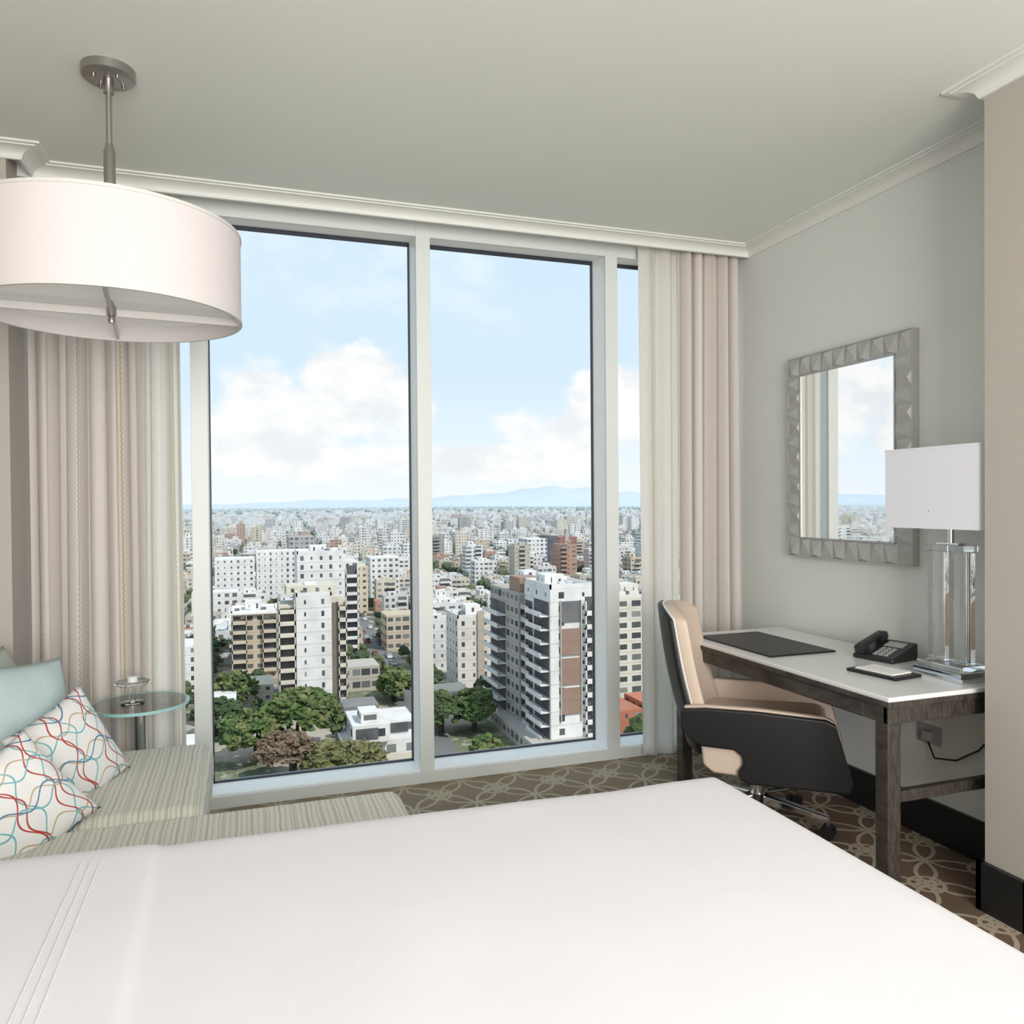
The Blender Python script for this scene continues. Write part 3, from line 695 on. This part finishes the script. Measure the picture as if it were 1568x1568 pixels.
roofstuff(A, 65.0, 75.8, 163, 180, -18.0, WH, rnd, 2.2)
A.box(60, 78, 158, 208, GZ, GZ+3.2, (0.50, 0.46, 0.42), w=0.3)
A.obj('balcony_tower')
B = Mass()
B.box(13.2, 22.4, 214.5, 230, GZ, -23.0, WH, w=0.09, bay=4.6)
B.box(9.0, 13.2, 216, 230, GZ, -25.5, (0.66, 0.60, 0.50), w=0.3)
balconies_front(B, 8.8, 13.0, 216, GZ+3, -26, 3.1, (0.70, 0.64, 0.52), 1.8)
B.box(22.4, 26.6, 217, 230, GZ, -25, (0.58, 0.50, 0.40), w=0.2)
B.box(22.4, 24.3, 216.8, 217.2, GZ, -25.2, (0.15, 0.13, 0.11), plain=True)
balconies_front(B, 24.4, 26.6, 217, GZ+3, -26, 3.1, (0.66, 0.60, 0.50), 1.0)
B.box(11, 24, 219, 229, -23.0, -20.6, (0.66, 0.62, 0.50), w=0.15)
roofstuff(B, 13.2, 22.4, 214.5, 230, -23.0, WH, rnd, 2.8)
B.obj('apartment_building')
C = Mass()
C.box(17.5, 33.5, 276, 292, GZ, -15.5, WH, w=0.15, bay=3.4)
C.box(33.5, 38.6, 279, 294, GZ, -18.5, (0.74, 0.73, 0.71), w=0.32, bay=2.6)
balconies_front(C, 34, 38.2, 279, GZ+3, -20, 3.1, WH, 1.4)
roofstuff(C, 17.5, 33.5, 276, 292, -15.5, WH, rnd, 2.6)
C.obj('apartment_building')
D = Mass()
D.box(-3.7, 10.5, 265, 281, GZ, -33.5, TN, w=0.34, bay=3.6)
balconies_front(D, -3.5, 1.0, 265, GZ+3, -35, 3.1, (0.60, 0.50, 0.37), 1.2); balconies_front(D, 5.8, 10.3, 265, GZ+3, -35, 3.1, (0.60, 0.50, 0.37), 1.2)
roofstuff(D, -3.7, 10.5, 265, 281, -33.5, WH, rnd); D.box(-4.3, 11.1, 264, 281.5, -33.6, -33.0, WH, plain=True)
D.obj('apartment_building')
E = Mass()
E.box(60.4, 73.8, 226, 240, GZ, -33.0, (0.74, 0.70, 0.64), w=0.16, bay=3.4); E.box(66.5, 68.5, 225.4, 226.2, GZ, -31, (0.5, 0.40, 0.30), plain=True)
roofstuff(E, 60.4, 73.8, 226, 240, -33, WH, rnd); E.obj('apartment_building')
F = Mass()
F.box(97, 113, 194, 212, GZ, -25.2, (0.70, 0.66, 0.57), w=0.28, bay=3.6); roofstuff(F, 97, 113, 194, 212, -25.2, (0.72, 0.70, 0.63), rnd)
F.box(83, 96, 235, 250, GZ, -24, WH, w=0.25); roofstuff(F, 83, 96, 235, 250, -24, WH, rnd)
balconies_front(F, 84, 90, 235, GZ+3, -26, 3.1, WH, 1.4)
F.obj('apartment_building')
G_ = Mass()
G_.box(205, 222, 560, 580, GZ, -26, (0.80, 0.80, 0.80), w=0.3); G_.box(222, 229, 558, 580, GZ, -24, (0.03, 0.035, 0.05), plain=True)
G_.box(229, 246, 560, 580, GZ, -25, (0.32, 0.05, 0.035), w=0.35); G_.box(236, 239, 559.5, 561, GZ, -22, (0.5, 0.42, 0.35), plain=True)
G_.obj('apartment_building')
H = Mass()
H.box(-14, 6, 440, 460, GZ, -27, WH, w=0.2); H.box(7, 28, 450, 470, GZ, -24, WH, w=0.16); H.box(-22, -2, 380, 392, GZ, -38, WH, w=0.25); H.box(28, 44, 520, 540, GZ, -19, GR, w=0.3)
H.box(46, 60, 400, 415, GZ, -30, (0.68, 0.56, 0.38), w=0.28); H.box(66, 82, 430, 450, GZ, -28, WH, w=0.25)
H.obj('apartment_building')
Hs = Mass()
Hs.box(20, 37, 172, 186, GZ, GZ+4.5, WH, w=0.3, bay=4); Hs.box(22, 30, 170.5, 184, GZ+4.5, GZ+8.5, WH, w=0.3, bay=4); Hs.box(30, 36.5, 175, 186, GZ+4.5, GZ+7.8, WH, w=0.25)
Hs.box(24, 28, 172, 178, GZ+8.5, GZ+10.8, WH, w=0.3); Hs.box(22.8, 27.5, 170.3, 170.6, GZ+5.4, GZ+7.8, (0.05, 0.05, 0.06), plain=True); Hs.box(31, 35, 174.8, 175.1, GZ+5, GZ+7.2, (0.05, 0.05, 0.06), plain=True)
Hs.box(36, 38, 170, 188, GZ, GZ+2.5, WH, plain=True); Hs.box(19, 36, 168.5, 168.9, GZ, GZ+2.3, (0.7, 0.6, 0.5), plain=True)
Hs.obj('modern_house')
Lw = Mass()
Lw.box(25, 39, 238, 250, GZ, GZ+7.5, (0.50, 0.46, 0.40), w=0.38, bay=3); Lw.box(52, 64, 300, 314, GZ, GZ+13.5, TN, w=0.36, bay=3)
Lw.box(24, 33, 203, 212, GZ, GZ+4.5, (0.2, 0.2, 0.2), w=0.3); Lw.box(-8, 8, 235, 248, GZ, GZ+5, CR, w=0.25); Lw.box(-12, -2, 215, 225, GZ, GZ+6.5, WH, w=0.25)
Lw.box(80, 92, 170, 186, GZ, GZ+6, (0.45, 0.14, 0.07), w=0.2); Lw.box(93, 104, 168, 182, GZ, GZ+7, (0.50, 0.16, 0.08), w=0.2)
Lw.box(50, 59, 208, 218, GZ, GZ+5, CR, w=0.3); Lw.box(75, 82, 222, 232, GZ, GZ+9, GR, w=0.3); Lw.box(-22, -10, 255, 270, GZ, GZ+14, WH, w=0.2)
Lw.box(-30, -20, 175, 190, GZ, GZ+8, WH, w=0.3); Lw.box(-16, -8, 180, 190, GZ, GZ+5, WH, w=0.3)
Lw.box(-6, 1, 156, 163, GZ, GZ+2.6, (0.72, 0.66, 0.58), w=0.2)
Lw.obj('low_rise_buildings')

used = [(60, 79, 156, 209), (8, 28, 212, 232), (16, 40, 270, 296), (-6, 12, 262, 283), (59, 75, 222, 242), (80, 115, 165, 215), (82, 98, 232, 252), (18, 40, 165, 190), (200, 250, 555, 585),
        (-24, 0, 376, 394), (-16, 8, 436, 464), (6, 30, 445, 472), (24, 41, 236, 252), (50, 66, 298, 316), (-10, 10, 233, 250), (-14, 0, 213, 227), (22, 35, 203, 218), (48, 62, 203, 220), (74, 86, 220, 234), (-24, -8, 252, 272), (44, 62, 398, 416), (64, 84, 428, 452), (26, 46, 518, 542), (-32, -6, 172, 192), (-14, 17, 150, 205), (38, 58, 150, 202), (36, 47, 214, 234)]
def clash(x, y, w, d):
    for (a, b, c, e) in used:
        if x+w/2 > a and x-w/2 < b and y+d/2 > c and y-d/2 < e: return True
    return False
pal = [WH, WH, WH, (0.74, 0.71, 0.66), (0.66, 0.65, 0.63), CR, CR, (0.66, 0.59, 0.49), GR, TN, TN, (0.52, 0.49, 0.44), (0.44, 0.22, 0.13), (0.68, 0.70, 0.71), (0.5, 0.44, 0.35), (0.30, 0.28, 0.26)]
roofs = [None, None, (0.34, 0.33, 0.31), (0.48, 0.45, 0.41), (0.42, 0.18, 0.10), (0.62, 0.60, 0.56), (0.26, 0.25, 0.24)]
City = Mass(); trees = []
BU, BV, SW = 85.0, 100.0, 12.0
def uv2xy(u, v): return (EU[0]*u+EV[0]*v, EU[1]*u+EV[1]*v)
far = 4200
for iu in range(-60, 60):
    for iv in range(0, 45):
        u0 = 32.5+BU*iu+SW/2; v0 = 50+BV*iv+SW/2
        cx, cy = uv2xy(u0+BU/2, v0+BV/2)
        if cy < 130 or cy > far: continue
        rt = cx/cy
        if rt < -1.25 or rt > 1.0: continue
        near = cy < 700
        nu, nv = (4, 5) if cy < 1300 else ((3, 4) if cy < 2400 else (2, 4))
        lw = (BU-SW)/nu; ld = (BV-SW)/nv
        dens = 0.5+0.5*noise.noise(Vector((cx/500, cy/500, 0)))
        for a in range(nu):
            for b in range(nv):
                u = u0+lw*(a+0.5)+rnd.uniform(-2, 2); v_ = v0+ld*(b+0.5)+rnd.uniform(-2, 2)
                x, y = uv2xy(u, v_)
                if y < 150: continue
                r = rnd.random()
                w = lw*rnd.uniform(0.55, 0.92); d = ld*rnd.uniform(0.5, 0.88)
                tl = []
                if near:
                    for _ in range(2): tl.append((x+rnd.choice((-1, 1))*lw*rnd.uniform(0.38, 0.5), y+rnd.uniform(-.5, .5)*ld, rnd.uniform(1.6, 3.6)))
                elif rnd.random() < 0.75:
                    tl.append((x+rnd.uniform(-.5, .5)*lw, y-ld*0.5, rnd.uniform(3, 5.5)))
                trees += [q for q in tl if not clash(q[0], q[1], 3, 3)]
                if clash(x, y, w, d): continue
                if r < 0.14:
                    for _ in range(3 if near else 2):
                        q = (x+rnd.uniform(-.4, .4)*lw, y+rnd.uniform(-.4, .4)*ld, rnd.uniform(3, 5.5))
                        if not clash(q[0], q[1], 4, 4): trees.append(q)
                    continue
                if r < 0.66: h = rnd.uniform(4, 9)
                elif r < 0.66+0.18*dens+0.06: h = rnd.uniform(11, 20)
                elif r < 0.955: h = rnd.uniform(6, 13)
                else: h = rnd.uniform(20, 32)
                if y < 260: h = min(h, rnd.uniform(5, 10))
                elif y < 420: h = min(h, rnd.uniform(8, 20))
                elif y > 1500: h *= 0.75
                col = rnd.choice(pal)
                if h > 10 and rnd.random() < 0.45: col = WH
                rot = rnd.choice((0, 0, rnd.uniform(-.15, .15)))-0.055
                x0, x1, y0, y1 = x-w/2, x+w/2, y-d/2, y+d/2
                z1 = GZ+h; rf = rnd.choice(roofs)
                City.box(x0, x1, y0, y1, GZ, z1, col, w=rnd.choice((0.16, 0.22, 0.28, 0.36, 0.42)), bay=rnd.uniform(2.6, 4.2), rot=rot, roof=rf)
                pv = (x, y)
                xa = rnd.uniform(-.35, .0); 
                City.box(x+w*xa, x+w*(xa+.35), y-d*0.1, y+d*0.25, z1, z1+rnd.uniform(1.5, 3.5), col if rnd.random() < .6 else rnd.choice(pal), w=0.15, rot=rot, piv=pv)
                if near:
                    t = 0.3
                    for q in ((x0, x1, y0, y0+t), (x0, x1, y1-t, y1), (x0, x0+t, y0, y1), (x1-t, x1, y0, y1)): City.box(*q, z1, z1+0.9, col, plain=True, rot=rot, piv=pv)
                    for _ in range(3):
                        a_ = rnd.uniform(x0+1, x1-2); b_ = rnd.uniform(y0+1, y1-2)
                        City.box(a_, a_+1.4, b_, b_+1.4, z1, z1+1.3, rnd.choice([(0.08, 0.08, 0.1), (0.6, 0.6, 0.6), (0.8, 0.8, 0.8)]), plain=True, rot=rot, piv=pv)
                    if h > 8 and rnd.random() < 0.75:
                        zz = GZ+3; xa = x0+w*rnd.choice((0.05, 0.3, 0.55)); xb = xa+w*0.38
                        while zz < z1-2:
                            City.box(xa, xb, y0-1.3, y0, zz, zz+1.1, col, plain=True, rot=rot, piv=pv)
                            City.box(xa+.2, xb-.2, y0-0.1, y0+0.1, zz+1.1, zz+2.7, (0.06, 0.06, 0.065), plain=True, rot=rot, piv=pv)
                            zz += 3.1
                elif rnd.random() < 0.4 and h < 22:
                    City.box(x0, x0+w*0.5, y0-2, y1-2, GZ, z1-h*0.35, rnd.choice(pal), w=0.25, rot=rot, piv=pv)
for (x, y) in [(rnd.uniform(-900, 2600), rnd.uniform(4200, 9000)) for _ in range(2600)]:
    w = rnd.uniform(20, 60); City.box(x-w/2, x+w/2, y-12, y+12, GZ, GZ+rnd.choice((8, 10, 14, 18, 22)), rnd.choice(pal), w=0.25, bay=5, fl=4)
    trees.append((x+rnd.uniform(-60, 60), y-30, rnd.uniform(8, 16)))
City.obj('city_buildings')

def tree_mat():
    m, nt, b = new_mat('tree_foliage'); k = NB(nt)
    g = nt.nodes.new('ShaderNodeNewGeometry'); at = nt.nodes.new('ShaderNodeAttribute'); at.attribute_name = 'Col'
    n = k.noise(g.outputs['Position'], 1.3, 4, 0.7)
    col = k.mix(k.mr(n, 0.30, 0.60), (0.03, 0.055, 0.018), at.outputs['Color'])
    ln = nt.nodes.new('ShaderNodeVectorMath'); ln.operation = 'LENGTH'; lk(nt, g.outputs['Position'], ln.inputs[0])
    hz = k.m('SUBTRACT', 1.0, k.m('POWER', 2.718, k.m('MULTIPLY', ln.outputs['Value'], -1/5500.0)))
    col = k.mix(hz, col, (0.44, 0.52, 0.58))  # distance haze mixed into the foliage base colour
    lk(nt, col, b.inputs['Base Color']); b.inputs['Roughness'].default_value = 0.9; b.inputs['Specular IOR Level'].default_value = 0.1
    bp = nt.nodes.new('ShaderNodeBump'); bp.inputs['Strength'].default_value = 1.0; bp.inputs['Distance'].default_value = 0.6
    lk(nt, k.noise(g.outputs['Position'], 2.2, 4, 0.7), bp.inputs['Height']); lk(nt, bp.outputs[0], b.inputs['Normal'])
    return m
M_tree = tree_mat()
def ico(sub):
    bm = bmesh.new(); bmesh.ops.create_icosphere(bm, subdivisions=sub, radius=1)
    v = [tuple(q.co) for q in bm.verts]; f = [tuple(x.index for x in q.verts) for q in bm.faces]; bm.free(); return v, f
I1 = ico(1); I2 = ico(2); I3 = ico(3)
class Trees:
    def __init__(s): s.v = []; s.f = []; s.c = []
    def blob(s, x, y, z, r, rz, col, I, rough=0.25):
        b = len(s.v); sd = rnd.uniform(0, 100)
        for p in I[0]:
            q = Vector(p); k_ = 1+rough*noise.noise(q*1.8+Vector((sd, 0, 0)))+rough*0.9*noise.noise(q*5+Vector((0, sd, 0)))
            s.v.append((x+p[0]*r*k_, y+p[1]*r*k_, z+p[2]*rz*k_))
        for t in I[1]: s.f.append(tuple(b+i for i in t)); s.c += [(*col, 1)]*3
    def obj(s, name, smooth=False):
        me = bpy.data.meshes.new(name); me.from_pydata(s.v, [], s.f); me.update()
        ca = me.color_attributes.new('Col', 'FLOAT_COLOR', 'CORNER'); ca.data.foreach_set('color', [q for t in s.c for q in t])
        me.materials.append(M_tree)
        ob = bpy.data.objects.new(name, me); COL.objects.link(ob)
greens = [(0.11, 0.15, 0.05), (0.08, 0.11, 0.045), (0.15, 0.17, 0.075), (0.09, 0.125, 0.05)]
T = Trees()
for (x, y, r) in trees:
    if y < 450:
        g_ = rnd.choice(greens)
        for _ in range(4): T.blob(x+rnd.uniform(-.5, .5)*r, y+rnd.uniform(-.5, .5)*r, GZ+r*rnd.uniform(0.8, 1.5), r*0.6, r*0.55, g_, I2, 0.6)
    else: T.blob(x, y, GZ+r*0.9, r, r*0.9, rnd.choice(greens), I1, 0.5)
T.obj('city_trees')
def canopy(name, cx, cy, rx, ry, n, h, cols, rr=(0.7, 1.5)):
    T2 = Trees()
    for _ in range(int(n*4)):
        a = rnd.uniform(0, 2*math.pi); q = math.sqrt(rnd.random())
        x = cx+rx*q*math.cos(a); y = cy+ry*q*math.sin(a)
        bump_ = 1.5*noise.noise(Vector((x*0.3, y*0.3, 0)))
        zz = GZ+h*(0.45+0.5*math.sqrt(max(0, 1-q*q)))+rnd.uniform(-1.2, 0.6)+bump_
        r = rnd.uniform(*rr)
        T2.blob(x, y, zz, r, r*0.65, rnd.choice(cols), I2, 0.9)
    for _ in range(3):
        x = cx+rnd.uniform(-.4, .4)*rx; y = cy+rnd.uniform(-.4, .4)*ry
        T2.blob(x, y, GZ+h*0.25, 0.5, h*0.3, (0.12, 0.09, 0.06), I2, 0.1)
    T2.obj(name)
gb = [(0.15, 0.22, 0.055), (0.12, 0.18, 0.05), (0.20, 0.25, 0.08), (0.10, 0.15, 0.045), (0.24, 0.25, 0.09)]
canopy('ficus_tree', 12, 185, 9, 7, 70, 14, gb)
canopy('ficus_tree', 1, 180, 6, 7, 44, 11, gb)
canopy('ficus_tree', 19, 163, 8, 5, 44, 7, [(0.26, 0.25, 0.09), (0.20, 0.20, 0.08), (0.28, 0.24, 0.11)])
canopy('flowering_tree', 8, 167, 6, 4.5, 60, 9.5, [(0.30, 0.19, 0.13), (0.24, 0.16, 0.11), (0.34, 0.23, 0.17)], (0.5, 1.0))
canopy('ficus_tree', -3, 228, 6, 5, 24, 10, gb)
canopy('ficus_tree', 41, 224, 4, 8, 30, 9, gb)
canopy('ficus_tree', 46, 188, 4, 7, 26, 9, [(0.09, 0.14, 0.05), (0.13, 0.17, 0.06)])
canopy('ficus_tree', 54, 186, 4, 6, 30, 10, gb)
canopy('ficus_tree', 50, 163, 3, 4, 16, 5, gb)
canopy('ficus_tree', -12, 300, 8, 14, 34, 12, [(0.06, 0.10, 0.04), (0.09, 0.13, 0.05)])
canopy('ficus_tree', -6, 203, 6, 6, 26, 9, [(0.07, 0.12, 0.04), (0.10, 0.14, 0.05)])

def ground_mat():
    m, nt, b = new_mat('city_ground'); k = NB(nt)
    g = nt.nodes.new('ShaderNodeNewGeometry'); p = k.sep(g.outputs['Position'])
    u = k.m('ADD', k.m('MULTIPLY', p[0], EU[0]), k.m('MULTIPLY', p[1], EU[1]))
    v = k.m('ADD', k.m('MULTIPLY', p[0], EV[0]), k.m('MULTIPLY', p[1], EV[1]))
    def road(c, off, per, w):
        q = k.m('ABSOLUTE', k.m('SUBTRACT', k.m('FRACT', k.m('ADD', k.m('DIVIDE', k.m('SUBTRACT', c, off), per), 500.5)), 0.5))
        return k.m('LESS_THAN', q, w/per)
    rd = k.m('MAXIMUM', road(u, 32.5, BU, 4.0), road(v, 50.0, BV, 4.0))
    n = k.noise(g.outputs['Position'], 0.05, 4, 0.6); n2 = k.noise(g.outputs['Position'], 0.4, 3, 0.6)
    c = k.mix(k.mr(n, 0.45, 0.55), (0.38, 0.33, 0.27), (0.13, 0.15, 0.08))
    c = k.mix(k.mr(n2, 0.5, 0.7, 0, 0.6), c, (0.50, 0.46, 0.41))
    c = k.mix(rd, c, (0.15, 0.15, 0.15))
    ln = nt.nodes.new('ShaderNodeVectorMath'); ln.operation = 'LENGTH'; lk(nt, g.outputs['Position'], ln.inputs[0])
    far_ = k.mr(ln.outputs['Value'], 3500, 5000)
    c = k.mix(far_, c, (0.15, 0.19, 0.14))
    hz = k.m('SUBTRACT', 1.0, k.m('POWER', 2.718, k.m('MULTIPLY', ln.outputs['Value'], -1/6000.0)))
    c = k.mix(hz, c, (0.49, 0.57, 0.63))  # far ground paled by haze put into its base colour
    lk(nt, c, b.inputs['Base Color']); b.inputs['Roughness'].default_value = 0.95; b.inputs['Specular IOR Level'].default_value = 0.1
    return m
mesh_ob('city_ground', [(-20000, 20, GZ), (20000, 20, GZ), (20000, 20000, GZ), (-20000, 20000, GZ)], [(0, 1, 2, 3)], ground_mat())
cars = Mass()
for i in range(26):
    v_ = rnd.uniform(200, 420); u = 32.5+rnd.choice((-2.2, 2.2)); x, y = uv2xy(u, v_)
    c = rnd.choice([(0.8, 0.8, 0.8), (0.05, 0.05, 0.06), (0.4, 0.4, 0.42), (0.3, 0.05, 0.04)])
    cars.box(x-0.9, x+0.9, y-2.1, y+2.1, GZ+0.3, GZ+0.95, c, plain=True); cars.box(x-0.8, x+0.8, y-1.1, y+1.2, GZ+0.95, GZ+1.5, tuple(q*0.4 for q in c), plain=True)
cars.obj('street_traffic')
pm = mat('pool_water', (0.08, 0.5, 0.6), 0.1)
box('swimming_pool', 42.5, 45.5, 158, 164, GZ, GZ+1.2, pm)
def mountains():
    v = []; f = []; N = 240; rows = 6
    for j in range(rows):
        for i in range(N+1):
            x = -16000+36000*i/N; s = x/15000
            env = 70+ 300*math.exp(-((s-0.44)/0.16)**2)+100*math.exp(-((s-0.15)/0.08)**2)+200*math.exp(-((s-0.9)/0.3)**2)+150*math.exp(-((s+0.8)/0.3)**2)
            nz_ = 1+0.5*noise.noise(Vector((s*9, j*0.4, 0)))+0.25*noise.noise(Vector((s*28, j, 5)))
            h = env*nz_*(0, 0.35, 0.7, 1.0, 0.8, 0)[j]
            v.append((x, 14200+j*500, GZ+h))
    for j in range(rows-1):
        for i in range(N): f.append((j*(N+1)+i, j*(N+1)+i+1, (j+1)*(N+1)+i+1, (j+1)*(N+1)+i))
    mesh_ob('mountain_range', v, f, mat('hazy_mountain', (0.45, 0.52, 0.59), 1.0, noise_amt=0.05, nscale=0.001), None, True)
mountains()

# ============================================================ WORLD
w = bpy.data.worlds.new('sky'); scene.world = w; w.use_nodes = True; nt = w.node_tree; k = NB(nt)
bg = nt.nodes['Background']
tc = nt.nodes.new('ShaderNodeTexCoord'); d = k.sep(tc.outputs['Generated'])
dy = k.m('MAXIMUM', k.m('ABSOLUTE', d[1]), 0.05)
s_ = k.m('DIVIDE', d[0], dy); t_ = k.m('DIVIDE', d[2], dy)
el = d[2]
sky = k.mix(k.mr(el, 0.0, 0.18), (0.74, 0.80, 0.85), (0.56, 0.70, 0.81))
sky = k.mix(k.mr(el, 0.16, 0.5), sky, (0.50, 0.66, 0.79))
st_ = k.comb(k.m('MULTIPLY', s_, 1.0), k.m('MULTIPLY', t_, 1.5), 0.3)
nf = k.m('SUBTRACT', k.noise(st_, 11, 8, 0.6), 0.5)
nf2 = k.m('SUBTRACT', k.noise(st_, 3.2, 4, 0.6), 0.5)
dens = None
blobs = [(.13, .135, .065, .075), (.14, .175, .035, .045), (.06, .10, .11, .05), (0.015, .13, .055, .055), (.19, .12, .06, .045), (.10, .055, .16, .030), (.49, .135, .075, .065), (.42, .095, .09, .04), (.56, .11, .09, .05), (.35, .055, .2, .025),
         (-.3, .15, .15, .07), (-.9, .16, .25, .09), (-.6, .08, .2, .04), (.85, .2, .15, .08)]
for (a, b, ra, rb) in blobs:
    p = k.m('DIVIDE', k.m('SUBTRACT', s_, a), ra); q = k.m('DIVIDE', k.m('SUBTRACT', t_, b), rb)
    e = k.m('SUBTRACT', 1.0, k.m('ADD', k.m('MULTIPLY', p, p), k.m('MULTIPLY', q, q)))
    e = k.m('MAXIMUM', e, -1.5)
    dens = e if dens is None else k.m('MAXIMUM', dens, e)
dd = k.m('ADD', dens, k.m('MULTIPLY', nf, 3.6))
cl = k.mr(dd, -0.15, 0.7)
wisp = k.mr(k.m('ADD', nf2, k.m('MULTIPLY', nf, 0.5)), 0.0, 0.3, 0.0, 0.7)
cshade = k.mix(k.mr(k.noise(k.comb(s_, k.m('MULTIPLY', k.m('ADD', t_, 0.012), 1.5), 0.3), 13, 5, 0.55), 0.40, 0.68), (0.83, 0.83, 0.825), (0.70, 0.725, 0.75))
c = k.mix(wisp, sky, (0.75, 0.80, 0.83))
c = k.mix(cl, c, cshade)
low = k.mr(el, -0.02, 0.0)
c = k.mix(low, (0.45, 0.47, 0.45), c)
lk(nt, c, bg.inputs['Color']); bg.inputs['Strength'].default_value = 1.25

sun = bpy.data.lights.new('sun', 'SUN'); sun.energy = 3.5; sun.angle = 0.01; sun.color = (1.0, 0.95, 0.88)
so = bpy.data.objects.new('sun', sun); COL.objects.link(so)
so.rotation_euler = Vector((-0.45, 0.65, -0.95)).to_track_quat('-Z', 'Y').to_euler()
def area(name, loc, tgt, size, power, col=(1, 1, 1), sy=None):
    l = bpy.data.lights.new(name, 'AREA'); l.energy = power; l.size = size; l.color = col
    if sy: l.shape = 'RECTANGLE'; l.size_y = sy
    o = bpy.data.objects.new(name, l); COL.objects.link(o); o.location = loc
    o.rotation_euler = (Vector(tgt)-Vector(loc)).to_track_quat('-Z', 'Y').to_euler()
area('room_fill_light', (0.5, -2.6, 1.6), (0.9, 3.0, 1.95), 2.4, 262, (1.0, 0.975, 0.945))  # added fill light behind the camera, brightens the room
area('overhead_fill_light', (0.6, 0.2, 2.80), (0.6, 0.21, 0.0), 1.6, 8, (1.0, 0.97, 0.94))  # added overhead fill, not a real fitting, lifts the bed

# ============================================================ CAMERA
cam = bpy.data.cameras.new('camera'); co = bpy.data.objects.new('camera', cam); COL.objects.link(co)
cam.sensor_width = 36; cam.lens = 27.55; cam.clip_end = 60000; cam.clip_start = 0.05
yaw = math.radians(19); pit = math.radians(-0.65); rl = math.radians(0.45)
F0 = Vector((math.sin(yaw)*math.cos(pit), math.cos(yaw)*math.cos(pit), math.sin(pit)))
R0 = Vector((math.cos(yaw), -math.sin(yaw), 0)); U0 = R0.cross(F0)
Uc = U0*math.cos(rl)+R0*math.sin(rl); Rc = R0*math.cos(rl)-U0*math.sin(rl)
Mx = Matrix((Rc, Uc, -F0)).transposed().to_4x4(); Mx.translation = (0, 0, 1.434)
co.matrix_world = Mx
scene.camera = co
